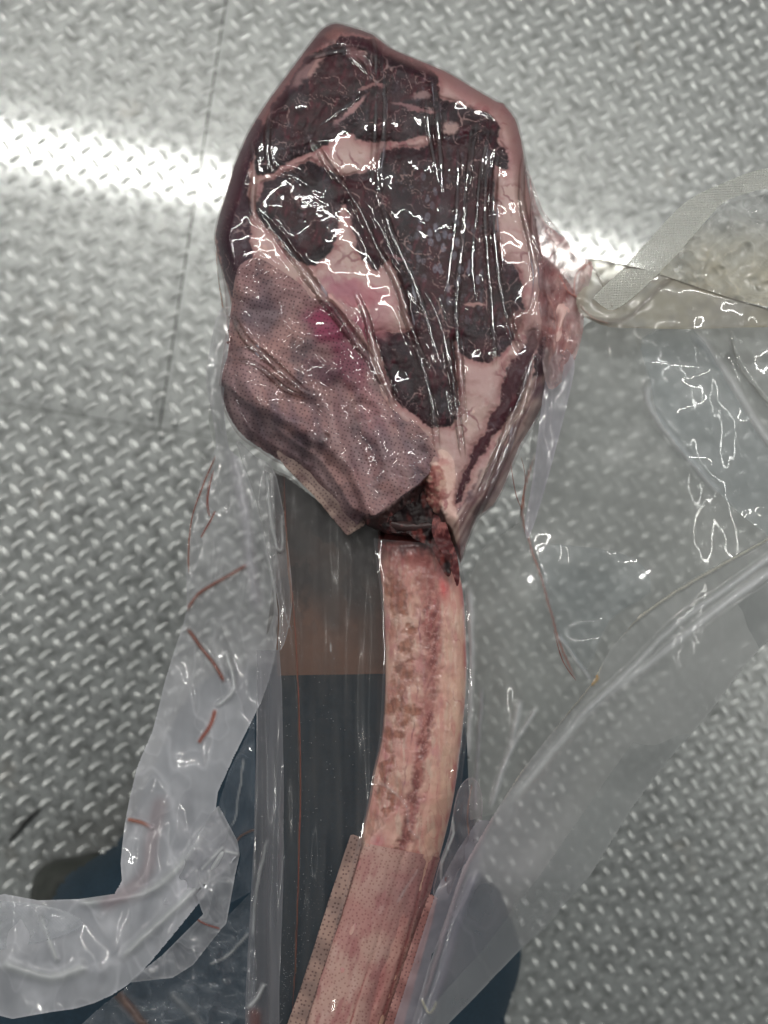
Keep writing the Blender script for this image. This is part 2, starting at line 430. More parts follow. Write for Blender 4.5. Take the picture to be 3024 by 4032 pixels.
def dome(name, x, y, z, r, h, mat, parent):
    vs = []; f = []; n = 16; m_ = 5
    for j in range(m_):
        a = j/(m_-1)*math.pi/2
        for i in range(n):
            vs.append((x+r*math.cos(a)*math.cos(i*2*math.pi/n), y+r*math.cos(a)*math.sin(i*2*math.pi/n), z+h*math.sin(a)))
    for j in range(m_-1):
        for i in range(n): f.append((j*n+i, j*n+(i+1)%n, (j+1)*n+(i+1)%n, (j+1)*n+i))
    return make_mesh(name, vs, f, mat, parent)
for sx, sy in ((255,1584),(595,1638),(689,1665)):
    q = floor_xy([sx],[sy])[0]; dome('rivet', q[0], q[1], -.0002, .0058, .0036, M_TREAD, floor0)
for sx, sy in ((249,1673),(637,1714)):
    q = floor_xy([sx],[sy])[0]; dome('rivet', q[0], q[1], .0038, .0058, .0036, M_TREAD, floor2)

def tube_line(name, pts, rad, mat, parent=None, n=8, flat=1.0):
    """tapered tube through world points"""
    pts = np.array(pts, float); vs = []; f = []
    K = len(pts)
    for i in range(K):
        t = pts[min(i+1,K-1)]-pts[max(i-1,0)]; t /= np.linalg.norm(t)+1e-12
        view = pts[i]-CAM; view /= np.linalg.norm(view)
        a = np.cross(t, view); a /= np.linalg.norm(a)+1e-12; b = np.cross(a, t)
        r = rad[i] if hasattr(rad, '__len__') else rad
        for k in range(n):
            an = 2*math.pi*k/n; vs.append(pts[i]+a*r*math.cos(an)+b*r*flat*math.sin(an))
    for i in range(K-1):
        for k in range(n): f.append((i*n+k, i*n+(k+1)%n, (i+1)*n+(k+1)%n, (i+1)*n+k))
    f.append(tuple([0]*4)); f.pop()
    return make_mesh(name, vs, f, mat, parent)
q = floor_xy([38, 75, 115, 158], [3312, 3270, 3222, 3185], .006)
st = np.concatenate([q, [[.006],[.007],[.0075],[.0065]]], 1)
so = tube_line('stick', st, [.002,.0026,.003,.0018], M_BLACK)
tag(so, 'thin black stick lying on the tread plate left of the bag', 'stick')

# ------------------------------------------------------------------ the person's trousers and boot
def sm(pts, n=5): return catmull(pts, n)
per = empty('person', P(1200, 3900, .95), 'person in navy trousers standing below the hanging bag, legs in view, unseen torso added to block light', 'person')
leg_poly = sm([(195,3560),(262,3449),(380,3373),(477,3297),(590,3060),(690,2830),(800,2680),(1000,2620),(1300,2610),(1600,2600),(1790,2680),(1850,3000),(1886,3410),(1960,3490),(2005,3600),(2050,3723),(2040,3850),(1985,4030),(1960,4300),(-300,4300),(-300,3950),(0,3800),(150,3650)], 4)
g = Grid(leg_poly, 16)
t = np.clip(-g.sd/300, 0, 1); hgt = .11*np.sqrt(1-(1-t)**2)
dep = .80 - hgt + .012*fbm(g.x, g.y*.5, 300, 3, 5)
make_mesh('trousers', P(g.x, g.y, dep), g.f, M_NAVY, per)
def skinned(name, pts, radii, edges, mat, parent):
    me = bpy.data.meshes.new(name); me.from_pydata(pts, edges, []); o = bpy.data.objects.new(name, me); col.objects.link(o)
    md = o.modifiers.new('skin', 'SKIN'); 
    for i, rr in enumerate(radii): me.skin_vertices[0].data[i].radius = rr if hasattr(rr, '__len__') else (rr, rr)
    me.skin_vertices[0].data[0].use_root = True
    o.modifiers.new('smooth', 'SUBSURF').levels = 1; o.modifiers['smooth'].render_levels = 1
    me.materials.append(mat); o.parent = parent; o.matrix_parent_inverse = parent_inv(parent); md.use_smooth_shade = True
    return o
J = [(.02,-.72,.30),(.02,-.74,.52),(.02,-.70,.78),(.02,-.64,.98),(.02,-.60,1.08),(.02,-.54,1.20),(.02,-.50,1.32),
     (-.20,-.64,.96),(-.33,-.55,.76),(-.20,-.42,.66),(-.10,-.37,.62),(.23,-.64,.96),(.34,-.50,.84),(.20,-.25,1.02),(.10,-.12,1.09)]
RR = [(.17,.13),(.15,.12),(.18,.13),(.17,.11),.06,.085,.08,.07,.052,.04,.03,.07,.052,.04,.03]
unseen_body = skinned('unseen_body', J, RR, [(0,1),(1,2),(2,3),(3,4),(4,5),(5,6),(3,7),(7,8),(8,9),(9,10),(3,11),(11,12),(12,13),(13,14)], plain_mat('dark_jumper', (.03,.035,.045), .9), per)  # unseen torso, head and arms, added to darken the lower floor
g = Grid(sm([(118,3640),(122,3500),(150,3428),(217,3385),(300,3372),(400,3360),(480,3500),(400,3700),(200,3750)]), 12)
t = np.clip(-g.sd/90, 0, 1); dep = .93 - .06*np.sqrt(1-(1-t)**2)
make_mesh('boot', P(g.x, g.y, dep), g.f, M_BOOT, per)

# ------------------------------------------------------------------ the steak
D0 = .478
meat_out = sm(Z([(545,44),(600,58),(690,88),(760,142),(850,182),(990,240),(1090,300),(1195,362),(1222,368),(1236,385),(1272,432),(1293,500),(1312,600),(1330,720),(1350,820),(1372,930),(1390,1030),(1400,1140),(1410,1230),(1420,1330),(1412,1480),(1392,1585),(1345,1680),(1290,1770),(1240,1900),(1185,2010),(1120,2060),(1070,2180),(1050,2245),
   (1010,2150),(990,2110),(940,2140),(800,2140),(700,2110),(640,2060),(570,1900),(430,1780),(290,1690),(200,1640),(140,1570),(110,1480),(105,1400),(108,1250),(112,1180),(75,1050),(52,960),(50,900),(68,820),(108,690),(128,620),(160,545),(190,480),(255,375),(335,265),(420,150),(470,85),(500,58)]), 2)
pad_poly = sm(Z([(128,1095),(150,1030),(215,1000),(300,1040),(400,1110),(445,1165),(520,1180),(590,1240),(645,1290),(680,1400),(720,1500),(775,1590),(850,1660),(915,1730),(950,1790),(962,1838),(955,1850),(880,1920),(800,1980),(705,2050),(660,2050),(605,2095),(520,2010),(450,1925),(380,1860),(300,1820),(230,1775),(160,1725),(110,1655),(86,1590),(74,1520),(84,1450),(104,1380),(106,1280),(118,1180)]), 3)
g = Grid(meat_out, 3.3)
x, y = g.x, g.y
a = (x-800)/.9645; b = (y-50)/.9646                     # measuring coordinates
wa = a + 13*fbm(a, b, 60, 4, 11) + 4*noise(a, b, 15, 13); wb = b + 13*fbm(a, b, 60, 4, 12) + 4*noise(a, b, 15, 14)
def S(pts, n=4): return sdist(wa, wb, catmull(pts, n))
MUS = [
 [(425,175),(540,128),(640,165),(735,190),(800,330),(790,508),(640,522),(610,490),(540,515),(470,560),(380,592),(300,645),(225,662),(205,600),(220,510),(262,420),(310,340),(360,275),(395,215)],
 [(700,190),(870,200),(905,215),(955,265),(968,350),(1030,365),(1100,385),(1190,430),(1205,500),(1120,530),(1000,540),(900,508),(700,512)],
 [(745,560),(900,548),(930,500),(1050,480),(1190,470),(1210,560),(1185,640),(1190,760),(1195,880),(1215,980),(1270,1040),(1305,1120),(1300,1260),(1245,1360),(1190,1415),(1130,1428),(1060,1395),(1035,1340),(1030,1420),(1045,1560),(1035,1640),(1010,1692),(950,1690),(890,1670),(830,1620),(775,1560),(745,1450),(715,1360),(690,1310),(780,1300),(850,1290),(830,1200),(790,1080),(740,940),(700,800),(690,690)],
 [(330,655),(440,605),(520,650),(620,665),(700,640),(700,760),(740,880),(760,1000),(725,1040),(690,1040),(640,985),(605,860),(582,790),(560,800),(550,900),(515,985),(455,1030),(380,1005),(300,915),(235,850),(220,780),(255,700)],
 [(1190,540),(1235,560),(1250,620),(1215,640),(1180,600)],
 [(1340,1300),(1360,1350),(1335,1480),(1280,1640),(1215,1690),(1150,1790),(1095,1880),(1060,1990),(1035,2010),(1035,1960),(1070,1860),(1140,1720),(1200,1600),(1240,1450),(1290,1390)],
 [(50,900),(68,820),(108,690),(150,560),(215,440),(240,470),(200,600),(185,700),(195,820),(200,960),(230,1100),(150,1180),(100,1120)],
 [(1370,1340),(1420,1330),(1412,1480),(1392,1585),(1330,1690),(1300,1640),(1340,1500)],
 [(540,190),(560,100),(700,110),(850,190),(730,180),(700,200),(640,160)],
]
sds = [S(p) for p in MUS]
label = np.zeros(len(x), int); md = np.full(len(x), 1e9)
for k, s in enumerate(sds):
    m = s < 0; label[m & (label == 0)] = k+1; md = np.minimum(md, s)
# ---- colours
fat = mixc([.64,.42,.37], [.68,.49,.41], sstep(-.3,.5,fbm(a,b,220,3,21)))
fat = mixc(fat, [.54,.24,.23], .65*sstep(.16,.6,fbm(a,b,90,5,22)))
fat = mixc(fat, [.72,.55,.48], .5*sstep(.15,.6,fbm(a,b,40,4,23)))
fat = mixc(fat, [.30,.09,.10], .75*sstep(.42,.70,1-np.abs(noise(wa,wb,70,24))*5)*sstep(.1,.5,fbm(a,b,160,2,25)))
fib = fbm(a*1.0+b*.25, b*.35-a*.1, 26, 4, 31)
mus = mixc([.040,.013,.018], [.105,.020,.030], sstep(-.5,.6,fbm(a,b,180,4,32)))
mus = mixc(mus, [.24,.05,.065], .6*sstep(.1,.7,fib))
mus = mixc(mus, [.018,.007,.012], .6*sstep(.1,.6,fbm(a,b,34,4,33)))
# right small strip is redder
mus[label == 6] = mixc(mus[label == 6], [.22,.035,.05], .6)
mus[label == 7] = mixc(mus[label == 7], [.13,.05,.075], .7)
mus[label == 9] = mixc(mus[label == 9], [.16,.045,.055], .7)
# marbling: fine branching veins plus broad ones
va = a+26*fbm(a,b,90,4,41); vb = b+26*fbm(a,b,90,4,42)
def ridge(n, w_): return np.clip(1-np.abs(n)/w_, 0, 1)
patch = sstep(-.45,.2,fbm(a,b,130,3,47))
vein = np.maximum(ridge(noise(va,vb*.8,105,43), .055), .85*ridge(noise(va,vb,52,44), .07)*sstep(-.2,.3,fbm(a,b,140,2,48)))
vein = np.maximum(vein, .95*ridge(noise(va*1.1,vb,30,45), .12)*sstep(-.1,.3,fbm(a,b,80,2,46)))
vein = vein*(.35+.65*patch)
mus = mus*[.36,.22,.33]; fat = fat*[.90,.84,.86]
mus_v = mixc(mus, [.42,.27,.26], sstep(.35,1.0,vein)*.6)
# pale air-dried ovals on the eye muscle
cd, cr = cells(a*1.35+10*noise(a,b,60,51), b*.8, 40, 52)
ov = sstep(.42,.30,cd)*(cr > .5)*sstep(.0,.4,.25*fbm(a,b,170,2,53)-.2+.6*np.exp(-((a-960)/150)**2-((b-950)/330)**2)+.55*np.exp(-((a-1080)/60)**2-((b-1100)/180)**2))
mus_v = mixc(mus_v, [.19,.18,.23], ov*.75*(.7+.5*fbm(a,b,14,3,56)))
fzn = sstep(.15,.6,fbm(a,b,26,4,54))*sstep(.0,.4,fbm(a,b,220,2,55))
mus_v = mixc(mus_v, [.20,.18,.22], fzn*.2)
edge = sstep(6,-5,md+5*fbm(a,b,26,3,57))
tone = mixc(fat, mus_v, edge)
# reddening of fat close to muscle
tone = mixc(tone, [.36,.12,.12], .5*sstep(34,0,md)*(md > 0))
def blot(cx, cy, rx, ry, c, f, ang=0.0):
    global tone
    ca, sa = math.cos(ang), math.sin(ang)
    dx = (wa-cx)*ca+(wb-cy)*sa; dy = -(wa-cx)*sa+(wb-cy)*ca
    tone = mixc(tone, c, f*sstep(1.25,.55,np.sqrt((dx/rx)**2+(dy/ry)**2)+.25*fbm(a,b,40,3,61)))
tone = mixc(tone, [.13,.05,.06], .72*sstep(70,10,-g.sd)*sstep(1000,700,b)*sstep(620,480,a))
tone = mixc(tone, [.40,.17,.16], .6*sstep(45,5,-g.sd)*sstep(1100,800,b)*sstep(620,760,a))
tone = mixc(tone, [.32,.12,.12], .55*sstep(75,20,-g.sd)*sstep(760,560,b)*(md > 0))
tone = mixc(tone, [.12,.045,.05], .75*sstep(260,110,b)*sstep(0,20,md))
for args in [(430,235,26,95,[.42,.25,.24],.75,.75),(620,170,60,22,[.40,.2,.2],.5,.6),(545,80,50,25,[.33,.15,.13],.6,-.3),(600,400,90,12,[.45,.25,.25],.7,-.75),
             (690,300,60,8,[.4,.2,.2],.5,-.2),(860,388,90,9,[.4,.2,.2],.7,.2),(1010,470,30,22,[.45,.3,.28],.7,.5),(890,340,30,14,[.4,.25,.25],.5,0),
             (1060,330,60,30,[.45,.2,.2],.4,.6),(800,1000,60,9,[.34,.16,.18],.6,.35),(1110,1190,50,9,[.5,.28,.26],.6,0),
             (640,1150,140,60,[.50,.14,.17],.8,.2),(560,1120,90,40,[.45,.16,.2],.7,.3),(720,1250,60,90,[.48,.22,.22],.6,0),(640,1290,40,60,[.26,.03,.06],.8,.1),
             (1300,1260,60,50,[.30,.14,.12],.7,0),(1350,1330,40,60,[.12,.05,.05],.8,0),(1395,1100,26,140,[.50,.30,.26],.8,0)]: blot(*args)
# stringy silver skin on the right flank
flk = catmull([(1300,1560),(1350,1500),(1395,1480),(1392,1585),(1345,1680),(1290,1770),(1240,1900),(1185,2010),(1120,2060),(1070,2180),(1050,2245),(1010,2150),(1040,2050),(1100,1930),(1180,1790),(1260,1640)],3)
fs = sdist(wa, wb, flk)
ln = noise(a*.86+b*.5, (b*.86-a*.5)*.12, 16, 71)*.7+noise(a*.86+b*.5, (b*.86-a*.5)*.1, 42, 72)
fl = mixc([.16,.07,.07],[.55,.40,.34], sstep(-.5,.5,ln))
fl = mixc(fl, [.10,.05,.07], .6*sstep(0,.5,fbm(a,b,120,2,73)))
tone = mixc(tone, fl, sstep(8,-8,fs)*.9)
# dark cut below the pad where the bone leaves the meat
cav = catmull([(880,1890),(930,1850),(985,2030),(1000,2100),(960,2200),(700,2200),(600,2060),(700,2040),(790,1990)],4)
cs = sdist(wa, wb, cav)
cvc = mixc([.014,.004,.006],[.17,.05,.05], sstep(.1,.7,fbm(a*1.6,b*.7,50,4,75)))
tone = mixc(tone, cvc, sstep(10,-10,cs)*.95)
g3 = catmull([(900,1880),(975,1850),(990,1960),(960,2040),(920,2010)],4); gs = sdist(wa, wb, g3)
tone = mixc(tone, mixc([.30,.10,.09],[.5,.3,.24], sstep(-.2,.5,fbm(a,b,40,3,76))), sstep(8,-8,gs)*.9)
# ---- shape
t = np.clip(-g.sd/66, 0, 1); domeh = .036*np.sqrt(1-(1-t)**2)
bul = .0022*sstep(0,60,-md) + .0006*fbm(a,b,90,3,81) + .00035*fib*edge - .0006*vein*edge*0 + .0012*sstep(0,50,md)*(md > 0)
gro = -.0012*np.exp(-(md/9)**2)
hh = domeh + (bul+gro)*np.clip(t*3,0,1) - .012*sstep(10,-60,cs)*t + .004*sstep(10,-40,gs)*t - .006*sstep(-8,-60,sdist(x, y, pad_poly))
tone = mixc(tone, [.30,.035,.09], .55*np.exp(-((a-600)/120)**2-((b-1290)/90)**2))
V = P(x, y, D0-hh)
steak = empty('tomahawk_steak', P(1500, 1300, D0), 'raw tomahawk steak with dark marbled meat, pink fat and long bare rib bone', 'steak')
fl_lab = label[g.f]; flab = np.where((fl_lab == fl_lab[:, :1]).all(1), fl_lab[:, 0], fl_lab.max(1))
for k in range(len(MUS)+1):
    fk = g.f[flab == k]
    if len(fk) < 20: continue
    sub_object('fat' if k == 0 else 'muscle', V, fk, M_FAT if k == 0 else M_MEAT, steak, {'tone': tone})
gl_ = Grid(sm([(2110,1010),(2160,1020),(2215,1080),(2262,1150),(2285,1240),(2280,1340),(2240,1420),(2190,1490),(2150,1500),(2120,1380),(2110,1200)],4), 4)
x2, y2 = gl_.x, gl_.y; t2 = np.clip(-gl_.sd/60,0,1)
wr = noise(x2*1.3+y2*.35, y2*.4, 34, 401)
make_mesh('fat_bulge', P(x2, y2, .470-.018*np.sqrt(1-(1-t2)**2)-.0035*wr*t2), gl_.f, M_FAT, steak,
          {'tone': mixc(mixc([.30,.11,.12],[.62,.40,.37], sstep(-.5,.4,wr+.3*fbm(x2,y2,40,3,402))), [.45,.12,.12], .6*sstep(.1,.5,fbm(x2,y2,80,3,403)))})
# back of the cut
gb = Grid(meat_out, 14); tb = np.clip(-gb.sd/140, 0, 1)
make_mesh('back_face', P(gb.x, gb.y, D0+.016*np.sqrt(1-(1-tb)**2)), gb.f[:, ::-1], M_FAT, steak,
          {'tone': mixc([.07,.02,.03],[.5,.3,.27], sstep(.0,.3,fbm(gb.x,gb.y,300,3,91)))})

# ---- rib bone: rows run down the bone, columns round it
Lb = catmull([(1500,1960),(1488,2090),(1490,2200),(1505,2330),(1514,2500),(1516,2700),(1502,2900),(1470,3040),(1455,3140),(1436,3230),(1408,3330),(1362,3480),(1300,3680),(1225,3900),(1120,4250)],8,False)
Rb = catmull([(1760,1960),(1780,2090),(1800,2220),(1822,2330),(1834,2500),(1836,2680),(1822,2860),(1798,3060),(1778,3180),(1745,3320),(1700,3480),(1650,3680),(1590,3880),(1470,4250)],8,False)
def resamp(p, n):
    s = np.concatenate([[0], np.cumsum(np.hypot(*(p[1:]-p[:-1]).T))]); q = np.linspace(0, s[-1], n)
    return np.stack([np.interp(q, s, p[:,0]), np.interp(q, s, p[:,1])], -1)
def limb(name, r0, r1, nrow, nfront, grow, thick, tonef, mat, parent, hfun=None, nback=14, extra=None, dep0=.472, skew=0):
    l = resamp(Lb, 600)[int((r0-skew)*599):int(r1*599)+1]; r = resamp(Rb, 600)[int(r0*599):int(r1*599)+1]
    l = resamp(l, nrow); r = resamp(r, nrow)
    c = (l+r)/2; h = (r-l)/2*grow
    s = -np.cos(np.linspace(0, math.pi, nfront)); sb = -np.cos(np.linspace(math.pi, 2*math.pi, nback+2)[1:-1])
    sa = np.concatenate([s, sb]); front = np.concatenate([np.ones(nfront), -np.ones(nback)])
    xx = c[:, None, 0]+h[:, None, 0]*sa; yy = c[:, None, 1]+h[:, None, 1]*sa
    prof = (1-np.abs(sa)**2.6)**.5*front
    SS = np.broadcast_to(sa, xx.shape); TT = np.linspace(r0, r1, nrow)[:, None]+0*xx
    dd = dep0 - thick*prof
    if hfun is not None: dd = dd - hfun(SS, TT, xx, yy)*(front > 0)*np.clip((1-np.abs(SS))*6,0,1)
    n = len(sa); idx = np.arange(nrow*n).reshape(nrow, n); nx = np.roll(idx, -1, 1)
    F = np.stack([idx[:-1], idx[1:], nx[1:], nx[:-1]], -1).reshape(-1, 4)
    at = {'tone': tonef(SS, TT, xx, yy).reshape(-1, 3)}
    if extra: at.update({k: f_(SS, TT, xx, yy) for k, f_ in extra.items()})
    return make_mesh(name, P(xx.ravel(), yy.ravel(), dd.ravel()), F, mat, parent, at)
def bone_parts(s, t, x, y):
    wob = .09*fbm(x*0, y, 260, 3, 101)+.05*fbm(x, y, 60, 3, 102)
    c0 = .16 - .10*sstep(.15,.5,t) + .6*wob                      # centre of the dark spongy strip
    wd = .38 - .18*sstep(.2,.5,t)
    strip = sstep(wd*1.1, wd*.2, np.abs(s-c0)+.10*fbm(x,y,34,3,127))*sstep(.05,.12,t)*(.72+.28*sstep(-.3,.2,fbm(x,y*.6,130,2,126)))
    hollow = sstep(.2,.46,fbm(x*1.0, y*.62, 95, 4, 103)+.25*np.sin(y/62+1))*sstep(-.05,-.3,s)*sstep(-1,-.85,s)
    rr = 9
    sw = s+.26*fbm(x,y,60,4,133); yw = y+62*fbm(x,y,70,4,134)
    for (hy, hs, ry_, rs_) in ((2350,-.66,90,.16),(2484,-.45,22,.20),(2556,-.36,50,.17),(2650,-.58,40,.26),(2770,-.70,64,.18),(2800,-.40,44,.20),(2900,-.66,36,.26),(3050,-.74,80,.14),(3190,-.50,60,.10)):
        rr = np.minimum(rr, np.sqrt(((yw-hy)/ry_)**2+((sw-hs)/rs_)**2))
    hollow = np.maximum(hollow*.5, sstep(1.55,.5,rr)); bone_parts.rim = np.exp(-((rr-1.3)/.22)**2)
    return c0, strip, hollow
def bone_tone(s, t, x, y):
    c0, strip, hollow = bone_parts(s, t, x, y)
    c = mixc([.64,.31,.26],[.72,.43,.34], sstep(-.3,.4,fbm(x,y,120,3,105)))
    c = mixc(c, [.56,.23,.24], .7*sstep(.0,.6,fbm(x*1.5,y*.6,80,4,106)))
    c = mixc(c, [.74,.56,.44], .6*sstep(.1,.6,fbm(x*1.8,y*.35,40,4,107)))
    c = mixc(c, [.72,.46,.32], .6*sstep(.35,.7,s-.1*strip)*sstep(.1,.3,t)*sstep(1.0,.9,s))
    c = mixc(c, [.74,.50,.44], .25*bone_parts.rim)
    c = mixc(c, mixc([.38,.14,.08],[.20,.065,.04],sstep(-.3,.4,fbm(x*1.6,y*.6,30,3,137))), hollow*.82)
    c = mixc(c, [.25,.11,.07], .5*hollow*sstep(.1,.5,fbm(x,y,20,3,116)))
    sp = mixc([.18,.035,.032],[.44,.17,.14], sstep(-.3,.5,fbm(x*1.2+y*.5, y*.4-x*.3, 26, 4, 108)+.3*fbm(x,y,90,2,128)))
    sp = mixc(sp, [.42,.14,.12], .5*sstep(0,.5,fbm(x,y,90,2,117)))
    c = mixc(c, sp, np.clip(strip*.9,0,1))
    c = mixc(c, [.60,.34,.30], .7*ridge(noise((x+y*.5)*1.0,(y-x*.4)*.45,24,135),.10)*strip)
    ln = ridge(s-c0+.30+.03*fbm(x,y,50,2,109), .025)*sstep(.1,.2,t)*sstep(.62,.4,t)
    c = mixc(c, [.18,.02,.06], ln*.75*sstep(-.2,.3,noise(x,y,150,118)))
    c = mixc(c, [.70,.10,.10], .85*np.exp(-((s-.55)/.13)**2-((t-.155)/.016)**2))
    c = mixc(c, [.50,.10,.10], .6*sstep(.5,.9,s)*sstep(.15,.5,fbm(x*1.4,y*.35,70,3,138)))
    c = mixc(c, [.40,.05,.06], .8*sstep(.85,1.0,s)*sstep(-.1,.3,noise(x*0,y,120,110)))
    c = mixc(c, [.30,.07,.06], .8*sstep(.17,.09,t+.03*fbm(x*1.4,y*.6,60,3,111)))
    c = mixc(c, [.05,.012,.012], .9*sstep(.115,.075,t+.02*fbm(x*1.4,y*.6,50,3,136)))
    c = mixc(c, [.40,.05,.08], .5*ridge(noise(x*1.5,y*.5,60,112),.05)*sstep(0,.4,fbm(x,y,200,2,119)))
    # bruise and darker line where the guard starts
    c = mixc(c, [.45,.08,.12], .7*np.exp(-((s+.55)/.22)**2-((t-.585)/.018)**2))
    return c
def bone_h(s, t, x, y):
    c0, strip, hollow = bone_parts(s, t, x, y)
    return -.030*sstep(.085,.03,t) -.0018*strip - .0009*hollow + .0012*fbm(x,y,110,3,113) + .0003*strip*fbm(x+y*.45,y*.8,15,3,108) - .0008*ridge(s-c0-.32,.08) + .0005*fbm(x*1.6,y*.4,34,3,114)
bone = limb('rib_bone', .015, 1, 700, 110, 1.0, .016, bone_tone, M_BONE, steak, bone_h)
# torn membrane running from the meat onto the bone
mb = [(1752,2060,.434),(1768,2130,.440),(1790,2210,.444),(1808,2300,.4455),(1806,2380,.446)]
g = Grid(sm([(1712,2030),(1752,2050),(1775,2120),(1800,2190),(1810,2270),(1800,2310),(1785,2270),(1762,2205),(1722,2150),(1700,2090)],4), 5)
make_mesh('membrane', P(g.x, g.y, .449+.002*fbm(g.x,g.y,70,3,121)+.005*sstep(2050,2350,g.y)), g.f, M_MEAT, steak,
          {'tone': mixc([.08,.018,.02],[.34,.12,.11], sstep(-.1,.6,fbm(g.x+g.y*.4,g.y*.5,30,3,122)))})

g = Grid(sm([(1478,2020),(1490,2062),(1520,2085),(1560,2100),(1600,2098),(1640,2128),(1690,2150),(1720,2200),(1752,2262),(1775,2262),(1778,2180),(1755,2080),(1738,1980),(1700,1880),(1640,1925),(1560,1985)],4), 4)
x, y = g.x, g.y
lo = sstep(60,0,-g.sd)*sstep(2020,2100,y)
make_mesh('torn_tissue', P(x, y, .4515+.0022*fbm(x,y*.7,60,4,124)+.0008*lo), g.f, M_MEAT, steak,
          {'tone': mixc([.010,.003,.004],[.12,.025,.022], sstep(.1,.9,fbm(x*1.2,y*.7,60,3,125)+.45*lo))})

# ------------------------------------------------------------------ perforated pads
def weave(x, y, sp=15.5, ang=.25):
    c, s = math.cos(ang), math.sin(ang)
    return np.stack([(x*c+y*s)/sp + .35*noise(x,y,160,131), (-x*s+y*c)/sp + .35*noise(x,y,160,132)], -1)
pad = empty('bone_guard_pad', P(1200, 1600, .44), 'purple stained perforated bone guard pad folded over the lower left of the meat', 'pad')
g = Grid(pad_poly, 4)
x, y = g.x, g.y; a = (x-800)/.9645; b = (y-50)/.9646
def dome_at(x, y):
    s = sdist(x, y, meat_out); t = np.clip(-s/66, 0, 1); return .036*np.sqrt(1-(1-t)**2)
def pad_h(x, y, sd):
    a = (x-800)/.9645; b = (y-50)/.9646
    rid = catmull([(60,1480),(150,1560),(250,1640),(330,1715),(400,1765),(480,1820),(560,1935),(610,2015),(700,2060)], 4, False)
    d, tt = ldist(a, b, rid)
    above = np.interp(a, rid[:,0], rid[:,1]) > b                      # the rolled lower edge of the pad
    roll = np.where(above, .0060*np.exp(-(d/75)**2), .0060*sstep(26,0,d) - .0045*sstep(5,40,d))
    lines = np.sin((a*.86-b*.34+22*noise(a,b,160,147))/30)
    f = .0020*lines*sstep(1400,1660,b)*sstep(420,560,a) + .0042*fbm(a,b,170,3,142) + roll \
        + .0030*np.exp(-(((a-300)*.5-(b-1480)*.86)/26)**2)*sstep(620,420,a)*sstep(100,180,a) - .0030*np.exp(-(((a-430)*.62-(b-1420)*.78)/34)**2) \
        + .0028*np.exp(-(((a-560)*.9-(b-1740)*.35)/24)**2)*sstep(1560,1700,b)
    return np.maximum(dome_at(x, y), .022) + .0035 + f - .012*sstep(-45,0,sd)*sstep(1350,1600,b)*sstep(700,500,a)
pdep = D0 - pad_h(x, y, g.sd)
pt = mixc([.36,.21,.215],[.50,.30,.28], sstep(-.4,.4,fbm(a,b,200,3,143)))
pt = mixc(pt, [.15,.11,.125], .75*sstep(-.1,.55,fbm(a*.9,b,150,4,144)))
def pb(cx, cy, rx, ry, c, f, ang=0):
    global pt
    ca, sa = math.cos(ang), math.sin(ang); dx = (a-cx)*ca+(b-cy)*sa; dy = -(a-cx)*sa+(b-cy)*ca
    pt = mixc(pt, c, f*sstep(1.3,.4,np.sqrt((dx/rx)**2+(dy/ry)**2)+.3*fbm(a,b,60,4,145)))
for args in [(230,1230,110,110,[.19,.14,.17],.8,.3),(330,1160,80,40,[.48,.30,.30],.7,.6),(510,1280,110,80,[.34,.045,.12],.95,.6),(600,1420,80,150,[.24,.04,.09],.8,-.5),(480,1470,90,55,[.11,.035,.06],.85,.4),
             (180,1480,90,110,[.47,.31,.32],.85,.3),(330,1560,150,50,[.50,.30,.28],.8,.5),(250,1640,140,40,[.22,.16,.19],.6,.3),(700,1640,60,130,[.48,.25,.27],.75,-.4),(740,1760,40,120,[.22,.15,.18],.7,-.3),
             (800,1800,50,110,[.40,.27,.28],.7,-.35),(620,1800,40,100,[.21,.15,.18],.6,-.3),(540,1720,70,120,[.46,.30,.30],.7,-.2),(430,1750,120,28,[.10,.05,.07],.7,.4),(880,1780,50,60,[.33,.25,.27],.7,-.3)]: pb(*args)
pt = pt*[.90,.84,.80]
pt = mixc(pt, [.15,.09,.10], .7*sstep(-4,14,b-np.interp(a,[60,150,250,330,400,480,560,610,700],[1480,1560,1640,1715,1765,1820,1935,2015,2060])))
ln = noise((a*.93-b*.30), (a*.30+b*.93)*.10, 44, 146)
pt = mixc(pt, [.16,.11,.14], .4*sstep(.1,.7,ln)*sstep(1380,1620,b))
pt = mixc(pt, [.55,.38,.36], .35*sstep(.05,.5,-ln)*sstep(1380,1620,b))
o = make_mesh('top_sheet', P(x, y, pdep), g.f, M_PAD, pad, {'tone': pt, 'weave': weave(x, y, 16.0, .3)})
sol = o.modifiers.new('thickness', 'SOLIDIFY'); sol.thickness = .0016; sol.offset = -1
g = Grid(sm(Z([(300,1790),(380,1800),(470,1850),(540,1950),(600,2005),(660,2060),(660,2090),(630,2110),(590,2132),(575,2120),(500,2030),(430,1950),(340,1860)]),3), 5)
x, y = g.x, g.y
o = make_mesh('under_sheet', P(x, y, .4625-.0015*fbm(x,y,120,2,151)), g.f, M_PAD, pad,
     {'tone': mixc([.20,.12,.11],[.42,.30,.25], sstep(-.3,.4,fbm(x,y,110,3,152)+.3)), 'weave': weave(x, y, 16, .75)})
sol = o.modifiers.new('thickness', 'SOLIDIFY'); sol.thickness = .0012; sol.offset = -1

